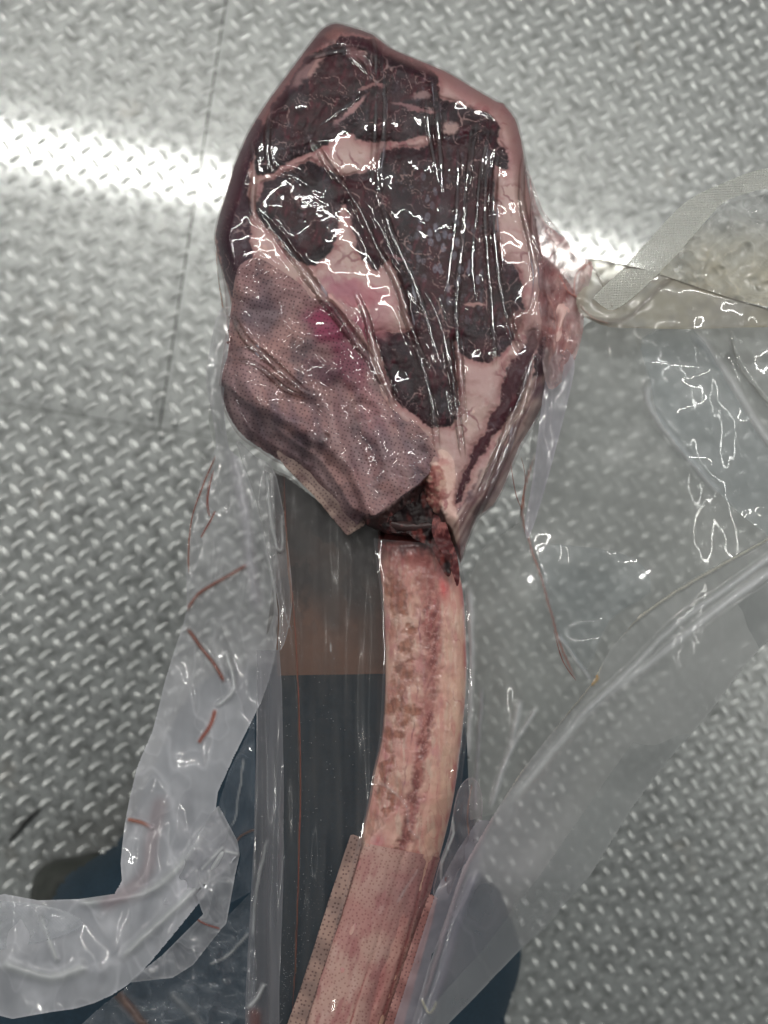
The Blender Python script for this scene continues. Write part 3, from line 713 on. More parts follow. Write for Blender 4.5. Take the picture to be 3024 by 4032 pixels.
wrap = empty('bone_guard_wrap', P(1400, 3700, .44), 'pink perforated bone guard wrapped round the lower end of the rib bone', 'wrap')
def wrap_tone(s, t, x, y):
    c = mixc([.50,.25,.22],[.58,.36,.30], sstep(-.4,.4,fbm(x,y,160,3,161)))
    c = mixc(c, [.38,.13,.13], .75*sstep(.05,.6,fbm(x+y*.32,(y-x*.32)*.28,60,4,162)))
    c = mixc(c, [.66,.44,.38], .6*sstep(.1,.6,fbm(x+y*.32,(y-x*.32)*.3,48,4,163)))
    c = mixc(c, [.33,.14,.13], .55*sstep(.05,.6,s))
    c = mixc(c, [.36,.16,.16], .6*np.exp(-((s-.25)/.5)**2-((t-.68)/.05)**2))
    c = mixc(c, [.34,.05,.05], .8*ridge(s-.1+.2*(t-.8)+.03*noise(x,y,100,166),.035)*sstep(.78,.86,t))
    c = mixc(c, [.26,.06,.06], .8*ridge(s-.74+.02*noise(x,y,100,164),.05))
    c = mixc(c, [.28,.05,.06], .7*ridge(s-.88,.05))
    return c
def wrap_h(s, t, x, y):
    return .0012*fbm(x+y*.32,(y-x*.32)*.3,70,3,165) - .0012*ridge(s-.74,.07) - .001*ridge(s-.1+.2*(t-.8),.06)
limb('sleeve', .612, 1, 420, 90, 1.02, .0172, wrap_tone, M_PADS, wrap, wrap_h, skew=.028, extra={'weave': lambda s,t,x,y: weave(x.ravel(), y.ravel(), 17.5, .3)})
g = Grid(np.array([(1380,3290),(1392,3287),(1420,3300),(1425,3330),(1390,3450),(1340,3620),(1260,3860),(1130,4260),(1020,4260),(1120,4060),(1180,3900),(1230,3750),(1290,3560),(1350,3380)], float), 5)
x, y = g.x, g.y
o = make_mesh('flange', P(x, y, .4615-.001*fbm(x,y,160,2,171)), g.f, M_PAD, wrap,
     {'tone': mixc([.24,.16,.14],[.38,.25,.21], sstep(-.3,.4,fbm(x,y,120,3,172))), 'weave': weave(x, y, 19, .3)})
sol = o.modifiers.new('thickness', 'SOLIDIFY'); sol.thickness = .0012; sol.offset = -1
g = Grid(np.array([(1690,3520),(1722,3535),(1700,3640),(1640,3850),(1560,4150),(1520,4260),(1440,4260),(1590,3800)], float), 5)
x, y = g.x, g.y
o = make_mesh('flange', P(x, y, .457-.001*fbm(x,y,160,2,173)), g.f, M_PAD, wrap,
     {'tone': mixc([.26,.11,.10],[.40,.20,.18], sstep(-.3,.4,fbm(x,y,90,3,174))), 'weave': weave(x, y, 17, .3)})
sol = o.modifiers.new('thickness', 'SOLIDIFY'); sol.thickness = .0012; sol.offset = -1

# ------------------------------------------------------------------ the bag
bag = empty('vacuum_bag', P(1500, 2000, .47), 'torn clear plastic vacuum bag with hazy flaps hanging from the sealed steak', 'bag')
film_out = sm(Z([(540,38),(600,50),(700,84),(765,138),(855,178),(995,235),(1095,296),(1205,358),(1238,378),(1280,430),(1300,500),(1320,600),(1345,720),(1375,820),(1420,900),(1440,1000),(1430,1150),(1428,1330),(1420,1480),(1400,1590),(1352,1690),(1298,1780),(1246,1905),(1190,2015),(1126,2066),(1076,2180),(1050,2252),
  (1020,2160),(990,2080),(975,1960),(965,1845),(880,1930),(705,2062),(660,2062),(603,2108),(510,2020),(440,1935),(370,1868),(290,1830),(222,1785),(150,1735),(98,1655),(76,1590),(64,1520),(80,1400),(96,1250),(80,1100),(50,960),(44,900),(62,820),(103,690),(123,620),(155,540),(185,475),(250,370),(330,260),(415,145),(465,80),(500,50)]), 2)
g = Grid(film_out, 2.9)
x, y = g.x, g.y; a = (x-800)/.9645; b = (y-50)/.9646
s = -g.sd; t = np.clip(s/69, 0, 1); fh = .0365*np.sqrt(1-(1-t)**2)
psd = sdist(x, y, pad_poly)
fh = fh + .0022*np.clip(t*4,0,1) 
bump = .0010*fbm(a,b,190,2,201) + .00055*noise(a*1.2,b*.7,100,202) + .00009*noise(a,b,50,207) + .00005*noise(a,b,30,203)*sstep(-.2,.5,fbm(a,b,200,2,206)) + .000008*noise(a,b,12,204)
ph = pad_h(x, y, np.minimum(psd, 0)) + .0022
fh = np.where(psd < 0, np.maximum(fh, ph), fh); m = (psd >= 0) & (psd < 60)
fh = np.where(m, np.maximum(fh, ph*sstep(60,0,psd)), fh)
rough_zone = np.exp(-((a-830)/120)**2-((b-700)/160)**2)+np.exp(-((a-480)/90)**2-((b-800)/150)**2)
bump = bump + .00008*noise(a,b,24,205)*rough_zone
fh = fh + (bump+.0004)*np.clip(t*3,0,1)*np.where(psd < 30, .22, 1)
PL = [ # line, width, height
 ([(690,90),(705,200),(704,450),(690,700)],6,.0011),([(728,180),(738,300),(736,480),(712,650),(720,740)],7,.0014),([(720,740),(770,900),(812,990),(870,1120),(930,1300),(960,1420)],8,.0013),
 ([(910,320),(920,470),(945,600),(960,700)],5,.0009),([(945,260),(955,420),(966,560),(978,730)],7,.0014),
 ([(1040,540),(1036,800),(1005,1050),(985,1160)],6,.0013),([(1120,440),(1085,650),(1062,900),(1042,1080),(1032,1250),(1050,1450),(1066,1700)],7,.0016),([(1100,420),(1078,640),(1052,880),(1020,1100)],4,.001),
 ([(1175,430),(1140,620),(1112,850),(1100,1050),(1120,1200)],6,.0014),([(1165,520),(1150,780),(1162,1000),(1182,1250),(1190,1450)],6,.0013),
 ([(1205,560),(1186,750),(1198,1000),(1232,1210),(1300,1370)],7,.0014),([(1130,560),(1120,800),(1130,950)],4,.0009),
 ([(400,470),(450,530),(520,640),(600,740),(660,850),(720,980),(790,1090),(836,1240),(890,1420),(935,1600),(958,1800)],8,.0017),
 ([(560,690),(640,800),(700,930),(760,1040)],5,.001),
 ([(240,830),(330,940),(430,1080),(520,1200),(610,1320),(700,1440),(780,1600)],9,.0014),([(440,1130),(540,1210),(620,1330)],6,.0009),
 ([(620,1140),(665,1240),(700,1380),(750,1520),(785,1620)],7,.0013),([(800,1190),(850,1290),(885,1370)],7,.0012),([(850,1260),(880,1350),(935,1480)],5,.001),
 ([(900,1120),(975,1290),(1015,1480),(1040,1650),(1062,1820)],7,.0014),([(960,1150),(1000,1300),(1030,1600)],4,.0009),
 ([(1312,560),(1300,760),(1342,960),(1360,1100),(1330,1230)],6,.0012),([(1345,760),(1350,900),(1380,1020)],5,.001),([(200,520),(210,640),(200,800),(240,870)],6,.001),
 ([(280,400),(262,500),(270,620),(330,660)],6,.0009),([(330,640),(420,700),(440,712)],6,.0009),([(120,1240),(180,1340),(250,1400),(330,1470),(430,1560)],7,.0012),
 ([(120,1420),(200,1430),(260,1470),(340,1540),(440,1575)],5,.0008),([(480,1720),(510,1750)],9,.0008),([(430,180),(540,160),(600,150)],7,.0010),([(610,180),(690,270)],7,.001),
 ([(460,470),(560,400),(655,335)],6,.0011),([(1250,1150),(1262,1300),(1300,1380)],5,.0011),([(760,1500),(770,1600)],6,.001),
 ([(985,1790),(980,1960),(1000,2080),(1045,2200)],6,.001),([(1300,1560),(1200,1800),(1120,1980)],7,.001),([(1340,1500),(1260,1740),(1180,1930),(1090,2120)],5,.0009),([(1350,1400),(1280,1600),(1230,1700)],6,.0011),
 ([(990,1850),(1010,1960),(985,2050)],5,.0008)]
pl = np.zeros_like(a); plh = np.zeros_like(a); crest = np.zeros_like(a)
for line, wd, hh_ in PL:
    wd = wd*1.25; lc = catmull(line, 4, False); bx0, by0 = lc.min(0)-5*wd; bx1, by1 = lc.max(0)+5*wd
    m = (a > bx0) & (a < bx1) & (b > by0) & (b < by1)
    am = a[m]+2.0*noise(a[m],b[m],40,211); bm = b[m]
    d, tt = ldist(am, bm, lc); tp = np.sqrt(np.clip(np.sin(tt*math.pi),0,1))
    wv = wd*(.7+.5*tp)
    pl[m] += 1.15*hh_*tp*(np.exp(-(d/wv)**2) - .45*np.exp(-((d-1.9*wv)/wv)**2))
    crest[m] = np.maximum(crest[m], tp*np.exp(-(d/(wv*1.2))**2))
    plh[m] = np.maximum(plh[m], tp*np.exp(-((d-1.35*wv)/(wv*.55))**2)*min(1.2, hh_/.0012))
fh = fh + pl*np.clip(t*4,0,1)

haze = .006+.04*sstep(.15,.7,fbm(a,b,160,4,221)) + .03*sstep(.2,.7,fbm(a,b*.5,60,3,224)) + .42*sstep(.15,.7,plh)*sstep(-.9,.1,noise(a*.2,b*.2,30,222))
haze = haze + .18*sstep(14,2,s)
ft = mixc([.62,.60,.70],[.10,.018,.018], sstep(.05,.3,plh)*sstep(-.7,-.2,noise(a*.6,b*.1,24,223)))
ft = mixc(ft, [.40,.12,.10], .5*sstep(14,2,s))
make_mesh('tight_film', P(x, y, D0+.001-fh), g.f, M_FILM, bag, {'haze': np.clip(haze,0,.9), 'tone': ft, 'layers': 4.5*crest})

def film(name, pts, step, depth, haze, tone=(.72,.74,.76), mat=None, n=0, amp=.004, wl=260, ax=(1,1), seed=0, rim=.12, crk=0, crw=110, lines=(), rimw=12, extra=None, hn=.3, fine=.0003):
    poly = catmull(pts, n) if n else np.array(pts, float)
    g = Grid(poly, step); x, y = g.x, g.y
    dp = depth(x, y) if callable(depth) else np.full(len(x), depth)
    X = x*ax[0]; Y = y*ax[1]
    dp = dp - amp*fbm(X, Y, wl, 2, seed+300) - fine*noise(X, Y, 90, seed+301) - fine*.06*noise(X, Y, 30, seed+302)
    hz = haze(x, y) if callable(haze) else np.full(len(x), float(haze))
    hz = hz*(1+hn*fbm(X, Y, 130, 4, seed+303)*1.3) + rim*sstep(rimw, 0, -g.sd)
    tn = np.array(tone(x, y) if callable(tone) else np.tile(tone, (len(x), 1)), float)
    for (line, wd, dh, dz, c) in lines:       # creases: (points, width, haze, height, colour)
        d, tt = ldist(x+3*noise(x,y,60,seed+304), y, catmull(line, 4, False)); k = np.exp(-(d/(wd*(.6 if c is not WHT and wd < 15 else 1)))**2)*np.clip(np.minimum(tt,1-tt)*12,0,1)
        dp = dp - dz*k; hz = hz + dh*k
        if c is not None: tn = mixc(tn, c, np.clip(k*1.3,0,1))
    if crk:
        px = X+20*fbm(X,Y,90,2,seed+310); py = Y+20*fbm(X,Y,90,2,seed+311)
        r1 = np.abs(noise(px,py,crw,seed+312)); r2 = np.abs(noise(px*.8+py*.3,py-px*.2,crw*.5,seed+313))
        dp = dp + crk*(.0040*r1+.0016*r2)
        hz = hz + .16*crk*np.clip(1-r1/.07,0,1) + .08*crk*np.clip(1-r2/.09,0,1)
    at = {'haze': np.clip(hz, 0, .97), 'tone': tn}
    if mat in (M_SEAL, M_SEAL2): 
        c, s_ = math.cos(extra), math.sin(extra)
        at['weave'] = np.stack([(x*c+y*s_)*2*math.pi/15.0, (-x*s_+y*c)*2*math.pi/13.0], -1)
    return make_mesh(name, P(x, y, dp), g.f, mat or M_LOOSE, bag, at)
RED = [.42,.10,.07]; WHT = [.85,.86,.88]; BRN = [.36,.20,.14]

# pink gathered film on the right shoulder of the meat
film('gathered_film', [(2085,700),(2110,800),(2150,880),(2222,934),(2262,1005),(2330,1030),(2325,1100),(2300,1180),(2296,1300),(2262,1420),(2215,1500),(2160,1530),(2130,1400),(2110,1200),(2120,1040),(2100,900)], 4,
     lambda x,y: .446+.00*x+.006*sstep(2100,2300,x), lambda x,y: .38+.25*sstep(0,.5,fbm(x,y*.6,60,3,411)), lambda x,y: mixc([.58,.32,.32],[.66,.50,.50], sstep(-.3,.4,fbm(x,y,110,3,412))), n=3, amp=.004, wl=90, ax=(1.5,.7), seed=1, crk=.7, crw=70, fine=.0008,
     lines=[([(2120,760),(2170,880),(2225,935)],5,.3,.001,WHT),([(2222,934),(2170,1010),(2130,1060)],6,.3,.001,[.6,.4,.4]),([(2300,1180),(2240,1150),(2200,1080)],7,.3,.001,[.6,.25,.22]),([(2150,1150),(2190,1260),(2180,1400)],7,.3,.0012,[.6,.35,.33]),([(2330,1030),(2270,1080),(2262,1180)],6,.4,.001,[.6,.28,.25])])
# clear column below it
film('hanging_fold', [(2150,1480),(2200,1360),(2262,1420),(2240,1560),(2190,1760),(2130,1980),(2080,2120),(2068,2060),(2095,1900),(2120,1700)], 5, .452, .42, [.62,.60,.68], n=3, amp=.003, wl=120, ax=(1.5,.5), seed=2, rim=.2)
# main flap
flap = [(2120,1560),(2290,1290),(2330,1260),(2500,1288),(2760,1292),(3120,1275),(3120,2380),(2700,2620),(2400,2700),(2180,3050),(1960,3200),(1850,3230),(1838,2900),(1850,2600),(1830,2320),(1900,2160),(2040,2060)]
film('loose_flap', flap, 7, lambda x,y: .468+.015*sstep(2000,3000,x), lambda x,y: .60+.04*sstep(1700,2400,y), [.50,.515,.505], amp=.012, wl=560, ax=(1,.7), seed=3, crk=.35, crw=330, rim=.1, hn=.12, fine=.0008,
     lines=[([(2555,1490),(2570,1620),(2750,1850),(2840,1950)],14,.10,.004,WHT),([(2730,1300),(2840,1440),(3000,1700),(3120,1860)],16,.10,.004,WHT),([(2880,1300),(2900,1420),(3000,1560),(3120,1680)],9,.10,.003,[.40,.40,.38]),
            ([(2110,1780),(2055,2010),(2140,2300),(2200,2520),(2268,2680)],8,.35,.002,[.46,.25,.22]),([(2007,1800),(2040,1960),(2055,2010)],7,.35,.002,[.50,.22,.15]),([(2050,1760),(2058,1880),(2055,2010)],7,.35,.002,[.50,.22,.15]),
            ([(2200,2500),(2330,2680)],8,.12,.003,WHT),([(1850,2300),(1856,2600),(1842,3000)],12,.14,.002,WHT),([(1900,2700),(1880,3000),(1870,3200)],10,.12,.002,[.6,.58,.62]),([(2050,2750),(2010,2950),(1940,3150)],12,.12,.002,WHT),([(2120,2780),(1990,3000),(1930,3190)],9,.12,.002,WHT)])
# milky wide ribbons on the flap that catch the light
film('flap_ridge', [(2530,1330),(2730,1300),(2860,1500),(3010,1750),(3120,1900),(3120,2150),(2960,2060),(2850,1960),(2740,1840),(2600,1660),(2560,1500)], 6, lambda x,y: .455+.008*np.sin((x-y*.3)/160), .16, [.74,.80,.84], n=3, amp=.010, wl=420, seed=4, rim=.05, fine=.0012)
film('flap_ridge', [(2120,2180),(2260,2150),(2500,2200),(2560,2330),(2400,2440),(2310,2640),(2250,2560),(2190,2480)], 6, .458, .10, [.74,.80,.84], n=3, amp=.011, wl=330, seed=27, rim=.04, fine=.0015)
# beige fold and crinkled corner
BG = [.66,.62,.54]
film('crinkled_corner', [(2400,1190),(2560,1090),(2720,930),(2860,800),(3120,740),(3120,1230),(2800,1160),(2560,1110),(2450,1180)], 5, lambda x,y: .462+.004*np.sin(x/80), lambda x,y: .30+.22*sstep(650,1100,y), lambda x,y: mixc([.62,.63,.62],[.78,.72,.58],sstep(800,1050,y)), amp=.006, wl=150, seed=5, crk=1.2, crw=90, fine=.0012, hn=.5,
     )
film('twisted_fold', [(2310,1022),(2420,1035),(2550,1064),(2770,1138),(2900,1180),(3120,1245),(3120,1282),(2900,1290),(2730,1296),(2500,1292),(2400,1288),(2330,1262),(2280,1230),(2270,1150)], 4, .4535, .62, lambda x,y: mixc([.42,.385,.33],[.52,.47,.37],sstep(-.3,.4,fbm(x,y,140,3,421))), n=2, amp=.005, wl=240, ax=(1,1), seed=6, rim=.25, rimw=9, hn=.12,
     lines=[([(2310,1022),(2550,1064),(2770,1138),(3120,1245)],5,.3,.001,[.30,.27,.25]),([(2280,1240),(2450,1262),(2600,1130),(2760,1010)],14,.20,.0008,[.34,.30,.26]),([(2325,1040),(2380,1130),(2415,1220)],6,.3,.002,[.5,.45,.38]),([(2285,1200),(2330,1250),(2400,1275)],5,.12,.0006,[.50,.34,.28])])
film('seal_band', [(3130,655),(2990,668),(2850,720),(2700,795),(2560,940),(2440,1070),(2330,1180),(2380,1215),(2440,1210),(2560,1110),(2680,985),(2780,870),(2860,790),(3000,745),(3130,725)], 4.5, lambda x,y: .456+.004*np.sin(y/110), .78, [.96,.96,.90], mat=M_SEAL, n=3, amp=.003, wl=300, seed=7, rim=.12, hn=.08, extra=-.75)
# wide seal along the lower right edge of the bag
EDGE = np.array([(1600,4200),(1794,4003),(2042,3746),(2327,3443),(2492,3177),(2777,2828),(2950,2600),(3120,2420)], float)
bandp = [(3120,2050),(2980,2140),(2700,2290),(2520,2420),(2400,2560),(2330,2690),(2200,2850),(2050,3040),(1930,3230),(1820,3420),(1760,3600),(1690,3800),(1600,4100),(1560,4260),(1500,4300),(1600,4200),(1794,4003),(1867,3930),(2042,3746),(2143,3654),(2327,3443),(2492,3177),(2639,2984),(2777,2828),(2950,2600),(3120,2420)]
film('lower_flap', bandp, 6, lambda x,y: .445+.006*np.sin((x+y)/300), lambda x,y: (.50+.26*sstep(300,200,ldist(x,y,EDGE)[0]))*(1-.55*sstep(3400,3520,y)), lambda x,y: mixc([.53,.54,.54],[.58,.57,.61],sstep(2400,1800,x)), amp=.006, wl=500, ax=(1,.6), seed=8, crk=.35, crw=330, rim=.15, hn=.10,
     lines=[([(3110,2075),(2850,2220),(2600,2370),(2400,2540),(2330,2690),(2110,2950),(1960,3180)],7,.3,.004,[.80,.77,.68]),([(3120,2130),(2900,2290),(2650,2470),(2500,2620),(2250,2850)],13,.12,.004,WHT),([(3120,2200),(2850,2380),(2550,2620),(2300,2820),(2000,3180)],16,.12,.003,WHT),
            ([(2740,2230),(2600,2330),(2500,2440),(2400,2540)],10,.2,.004,[.75,.70,.62]),([(2325,2700),(2350,2670),(2330,2640)],10,.3,.002,[.75,.5,.22]),([(1960,3180),(1830,3420),(1740,3700),(1660,3960)],14,.22,.003,[.66,.56,.60]),([(1885,3420),(1800,3620),(1720,3900),(1640,4100)],22,.16,.003,[.60,.58,.66]),
            ([(1660,3930),(1690,3990),(1720,3940)],7,.5,.002,[.8,.75,.6])])
film('inner_fold', [(1930,3230),(1886,3424),(1830,3560),(1700,3760),(1664,3950),(1650,4280),(1480,4280),(1560,4000),(1640,3750),(1720,3500),(1800,3350),(1880,3230)], 5, .448, .42, [.60,.57,.64], amp=.003, wl=200, seed=28, rim=.08)
film('seal_band', [(3120,2200),(3120,2424),(2950,2602),(2777,2830),(2639,2986),(2492,3179),(2327,3445),(2143,3656),(2042,3748),(1867,3932),(1794,4005),(1600,4202),(1560,4150),(1700,3960),(1900,3740),(2130,3440),(2400,3050),(2650,2700),(2880,2400)], 5, .441, lambda x,y: .06+.10*sstep(3000,3500,y), [.60,.63,.64], mat=M_SEAL2, amp=.004, wl=500, seed=9, rim=.0, hn=.08, extra=-.95)

# film over the rib bone and the space left of it
film('bone_film', [(1470,2120),(1800,2150),(1840,2330),(1856,2500),(1858,2700),(1842,2880),(1818,3080),(1795,3200),(1765,3330),(1735,3440),(1700,3560),(1660,3720),(1600,3900),(1500,4280),(1110,4280),(1280,3800),(1400,3350),(1450,3150),(1495,2900),(1510,2600),(1500,2350)], 4.5,
     lambda x,y: +.449+.012*((x-(1660-.0*y-.36*np.clip(y-2900,0,2000)))/170)**2*.5, .035, [.75,.72,.76], mat=M_FILM, amp=.0025, wl=150, ax=(1,.35), seed=10, rim=.05, fine=.0007,
     lines=[([(1470,3070),(1540,3110),(1600,3180),(1610,3260),(1660,3310)],6,.2,.0015,WHT),([(1690,3300),(1730,3380),(1700,3500),(1640,3600)],7,.2,.002,[.6,.3,.32]),([(1600,3500),(1500,3720),(1440,3760)],6,.15,.001,[.7,.5,.48]),([(1560,3560),(1650,3420)],5,.2,.001,WHT),
            ([(1820,2350),(1838,2600),(1825,2850),(1790,3100)],5,.35,.0015,[.75,.74,.78])])
film('crumpled_edge', [(1800,3120),(1850,3060),(1890,3100),(1900,3200),(1870,3330),(1800,3440),(1760,3540),(1705,3520),(1730,3400),(1770,3280)], 4, .447, .22, [.62,.56,.60], n=3, amp=.006, wl=60, ax=(1.4,.5), seed=11, rim=.3, rimw=7, fine=.002,
     lines=[([(1770,3180),(1785,3280),(1740,3400),(1735,3480)],5,.5,.001,WHT),([(1860,3080),(1840,3200),(1850,3300)],5,.4,.001,[.5,.3,.25]),([(1760,3450),(1730,3520)],6,.5,.001,[.35,.12,.1])])
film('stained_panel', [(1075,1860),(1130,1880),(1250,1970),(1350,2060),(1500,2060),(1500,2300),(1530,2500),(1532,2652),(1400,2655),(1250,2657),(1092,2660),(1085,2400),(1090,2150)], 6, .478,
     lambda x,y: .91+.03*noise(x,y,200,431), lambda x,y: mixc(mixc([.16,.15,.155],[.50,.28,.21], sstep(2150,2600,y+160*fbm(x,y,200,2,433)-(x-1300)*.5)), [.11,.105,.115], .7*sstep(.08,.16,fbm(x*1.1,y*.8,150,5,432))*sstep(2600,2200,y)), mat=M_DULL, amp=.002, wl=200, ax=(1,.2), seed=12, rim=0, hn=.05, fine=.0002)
film('inner_film', [(1040,1830),(1150,1880),(1300,2020),(1500,2060),(1520,2500),(1520,2800),(1480,3100),(1400,3400),(1300,3800),(1160,4280),(960,4280),(1000,3400),(1010,2800),(1075,2300)], 6, .468,
     lambda x,y: .27+.06*sstep(.0,.5,noise(x,y*.03,26,441))+.07*fbm(x,y,46,4,443)*sstep(4000,2500,y)+.05*fbm(x,y*.1,40,3,442), [.27,.255,.25], mat=M_DULL, amp=.004, wl=110, ax=(1,.12), seed=13, rim=.0, hn=.2, fine=.0004,
     lines=[([(1115,1850),(1125,2100),(1160,2450),(1175,2800),(1183,3100),(1176,3400),(1165,3750),(1150,4000)],5,.5,.0012,BRN),([(1065,1900),(1080,2100),(1110,2350),(1150,2500)],5,.35,.002,[.7,.68,.70]),([(1300,2500),(1302,2570)],2,.4,.0003,WHT)])
film('side_strip', [(1010,2560),(1100,2560),(1110,2700),(1118,3100),(1115,3500),(1100,3900),(1100,4280),(960,4280),(968,3900),(1000,3300),(1010,2900)], 5, .452,
     lambda x,y: .36+.10*noise(x,y*.05,30,451), [.38,.38,.42], mat=M_LOOSE, amp=.004, wl=70, ax=(1,.08), seed=14, rim=.12, rimw=6,
     lines=[([(1055,3300),(1010,3500),(995,3700)],6,.1,.002,WHT),([(1045,3870),(1010,3930),(975,3970)],8,.4,.003,WHT),([(1005,3960),(1000,4280)],26,.2,.001,[.32,.14,.13])])

# left hanging fold of the bag, two long panels
film('left_fold', [(880,1210),(905,1330),(880,1560),(890,1690),(905,1770),(940,1800),(985,1900),(1040,2110),(1070,2250),(1095,2420),(1080,2600),(1030,2760),(960,2900),(885,3060),(850,3180),(935,3340),(915,3390),(780,3560),(600,3780),(500,3880),(370,3950),(200,3985),(-80,3980),(-80,3545),(150,3545),(450,3520),(475,3400),(490,3250),(540,3020),(600,2880),(650,2680),(700,2520),(735,2400),(732,2240),(745,2080),(790,1900),(850,1760),(835,1640),(812,1500),(822,1400),(850,1260)], 5,
     lambda x,y: .462-.012*sstep(2500,3600,y), lambda x,y: .36+.26*sstep(2350,2900,y)+.10*sstep(.0,.5,fbm(x,y,180,3,461)), lambda x,y: mixc([.64,.64,.67],[.88,.88,.94], sstep(2300,3000,y)), n=2, amp=.010, wl=300, ax=(1,.5), seed=15, crk=1, crw=190, rim=.12, hn=.14, fine=.0012,
     lines=[([(850,1790),(800,1910),(750,2060),(740,2260)],6,.35,.002,[.40,.2,.14]),([(840,1850),(815,1950),(825,2040)],6,.4,.002,[.33,.14,.12]),([(990,2215),(860,2290),(780,2340),(735,2410)],13,.42,.003,[.38,.16,.13]),([(735,2470),(800,2560),(860,2640),(885,2690)],13,.42,.003,[.36,.14,.11]),
            ([(850,2010),(790,2120)],6,.4,.001,[.40,.12,.08]),([(848,2790),(830,2850),(780,2930)],13,.45,.002,[.50,.18,.14]),([(500,3225),(560,3240),(605,3265)],14,.45,.003,[.55,.26,.20]),
            ([(905,1760),(960,2000),(985,2200),(1020,2420)],22,.22,.004,[.70,.68,.74]),([(1040,2110),(1080,2300),(1095,2420)],7,.2,.002,WHT),([(845,2785),(920,2710),(890,2560)],8,.3,.004,WHT),
            ([(900,3320),(780,3490),(620,3640),(470,3780)],16,.25,.006,WHT),([(840,3240),(700,3420),(560,3520),(300,3560)],18,.2,.005,WHT),([(640,3120),(600,3300),(560,3460),(380,3580)],30,.10,.002,[.70,.62,.66]),([(0,3790),(200,3850),(350,3800)],22,.25,.004,WHT),([(160,3600),(200,3720),(230,3790)],10,.25,.003,WHT)])
film('left_back_fold', [(852,1480),(862,1300),(880,1190),(900,1210),(905,1400),(880,1620),(900,1760),(850,1780),(820,1620)], 5, .474, .5, [.55,.57,.55], n=3, amp=.003, wl=120, seed=16, rim=.15)
# seam ribs pressed into the bunched end at the far left
film('seal_band', [(-60,3560),(120,3560),(250,3585),(330,3640),(200,3700),(0,3740),(-60,3740)], 4, .446, .30, [.78,.80,.84], mat=M_SEAL2, n=3, amp=.003, wl=200, seed=17, rim=.05, extra=.1)
film('pointed_fold', [(830,3200),(860,3170),(935,3310),(944,3365),(925,3450),(905,3560),(890,3640),(870,3660),(760,3800),(680,3850),(500,3870),(640,3760),(800,3600),(770,3520),(860,3440),(700,3560),(640,3560),(740,3360)], 4, .449, .45, [.66,.66,.70], amp=.006, wl=110, ax=(1,.7), seed=18, crk=1, rim=.25, rimw=8, fine=.0015,
     lines=[([(735,3580),(790,3630),(870,3658)],7,.4,.002,[.38,.12,.09]),([(880,3350),(940,3365)],5,.4,.001,WHT),([(790,3430),(880,3330)],5,.4,.001,WHT)])
film('lower_left_film', [(480,3900),(640,3780),(900,3600),(1000,3500),(1010,4280),(300,4280),(250,4100),(400,3960)], 7, .462, lambda x,y: .28+.06*fbm(x,y,160,4,471), [.40,.44,.50], amp=.010, wl=260, seed=19, crk=1, rim=.1, hn=.3, fine=.0022,
     lines=[([(440,3890),(560,4030),(680,4260)],22,.45,.003,[.30,.20,.17]),([(990,3240),(930,3330)],8,.4,.002,BRN),([(980,3670),(900,3760),(820,3800)],5,.35,.002,WHT),([(660,3900),(800,4050),(900,4280)],16,.15,.003,[.5,.52,.55])])
film('upper_left_film', [(1000,2700),(1012,3500),(900,3560),(950,3370),(860,3170),(900,3040),(980,2880)], 6, .470, .26, [.36,.42,.50], amp=.006, wl=160, ax=(1,.5), seed=20, crk=.8, rim=.05, lines=[([(1005,3265),(950,3290),(920,3330)],8,.5,.003,BRN),([(960,2980),(930,3200),(905,3260)],4,.3,.001,WHT)])
film('side_gusset', [(930,1740),(1010,1800),(1090,1880),(1150,2300),(1130,2500),(1095,2560),(1100,2400),(1060,2220),(1010,1980)], 4.5, .458, lambda x,y: .22+.1*noise(x,y*.1,30,481), [.62,.61,.64], n=3, amp=.006, wl=110, ax=(1,.25), seed=21, rim=.25, rimw=6,
     lines=[([(1050,1850),(1062,2000),(1085,2140),(1110,2160),(1105,2020)],6,.3,.004,WHT),([(1115,1850),(1130,2150),(1150,2400)],5,.4,.001,BRN)])
film('edge_pocket', [(848,975),(862,970),(885,1080),(912,1160),(908,1230),(880,1240),(862,1120)], 3, .468, .40, [.70,.72,.70], n=3, amp=.001, wl=80, seed=22, rim=.4, rimw=5, lines=[([(862,985),(895,1110),(910,1160)],3,.5,.001,WHT),([(850,980),(860,1120),(885,1240)],3,.6,.001,[.42,.2,.14])])
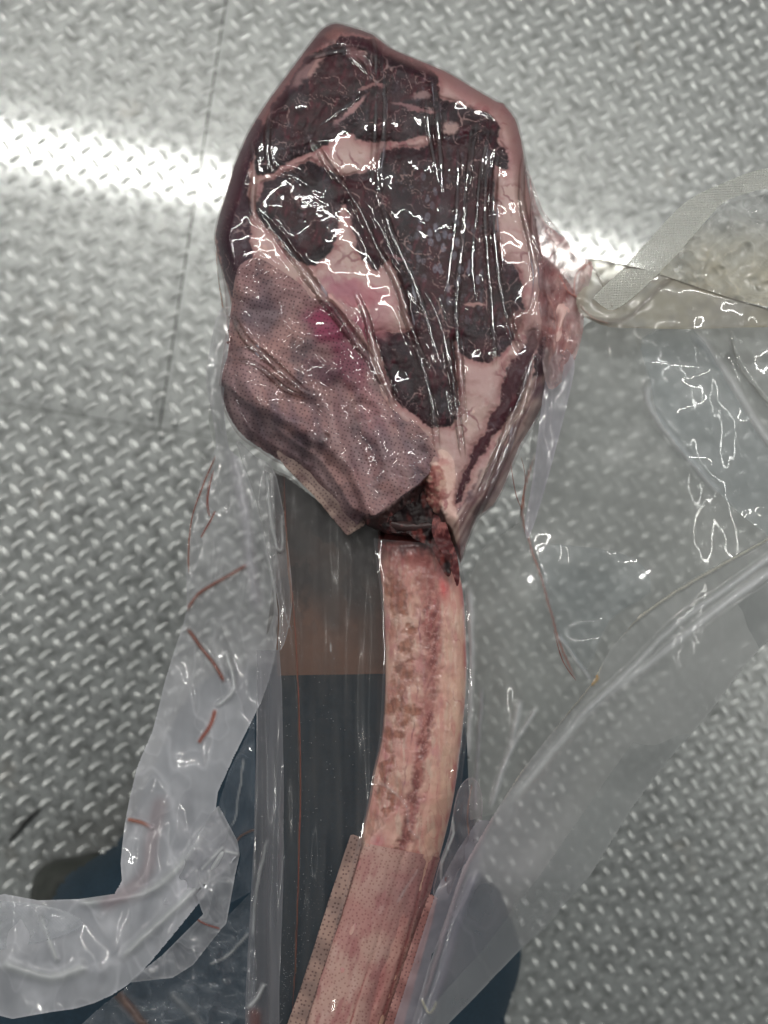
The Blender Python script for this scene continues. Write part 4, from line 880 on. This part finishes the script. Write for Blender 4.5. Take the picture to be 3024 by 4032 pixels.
film('right_web', [(2065,680),(2090,690),(2140,830),(2222,925),(2262,985),(2330,1030),(2260,1010),(2180,960),(2110,850)], 3.5, .462, .28, [.66,.58,.58], n=2, amp=.002, wl=90, seed=23, rim=.35, rimw=6)

# blood traces drawn out along the folds
def blood(pts, d, r):
    c = catmull(pts, 5, False); n = len(c); tt = np.linspace(0, 1, n)
    tube_line('blood_trace', P(c[:,0], c[:,1], d), r*.6*(.25+.75*np.sin(tt*math.pi))*(1+.5*noise(c[:,0],c[:,1],60,499)), M_BLOOD, bag, 6, .4)
blood([(850,1795),(800,1910),(752,2060),(742,2255)], .455, .0004); blood([(842,1850),(818,1960),(828,2035)], .450, .0005)
blood([(850,2010),(822,2060),(790,2118)], .449, .0004)
blood([(1118,1860),(1128,2100),(1160,2450),(1178,2800),(1184,3100),(1176,3400),(1166,3750),(1150,3990)], .4655, .0004)
blood([(2052,1800),(2068,1880),(2058,2008)], .456, .0004); blood([(2010,1820),(2030,1940),(2056,2010)], .456, .0004)
blood([(2180,2480),(2215,2600),(2268,2680)], .455, .0005)

# frost specks inside the bag
rng = np.random.default_rng(8); sv = []; sf = []; n0 = 0
oc = np.array([(1,0,0),(-1,0,0),(0,1,0),(0,-1,0),(0,0,1),(0,0,-1)], float); of = np.array([(0,2,4),(2,1,4),(1,3,4),(3,0,4),(2,0,5),(1,2,5),(3,1,5),(0,3,5)])
for k in range(420):
    yy = rng.uniform(2300, 4030) if k % 3 else rng.uniform(3400, 4030)
    xl = 1125; xr = 1500-.33*max(yy-2900, 0)
    xx = rng.uniform(xl-20, xr-20) if k % 3 else rng.normal(1330-.36*(yy-3300), 26)
    if xx > xr-10: continue
    r = rng.uniform(.00012, .00032)*(1.9 if rng.random() < .04 else 1)
    sv.append(oc*r*rng.uniform(.6,1.2,3)+P(xx, yy, .4665)); sf.append(of+n0); n0 += 6
o = make_mesh('frost_specks', np.concatenate(sv), np.concatenate(sf), plain_mat('frost', (.30,.31,.33), .6), bag, smooth=False); o['kind'] = 'stuff'
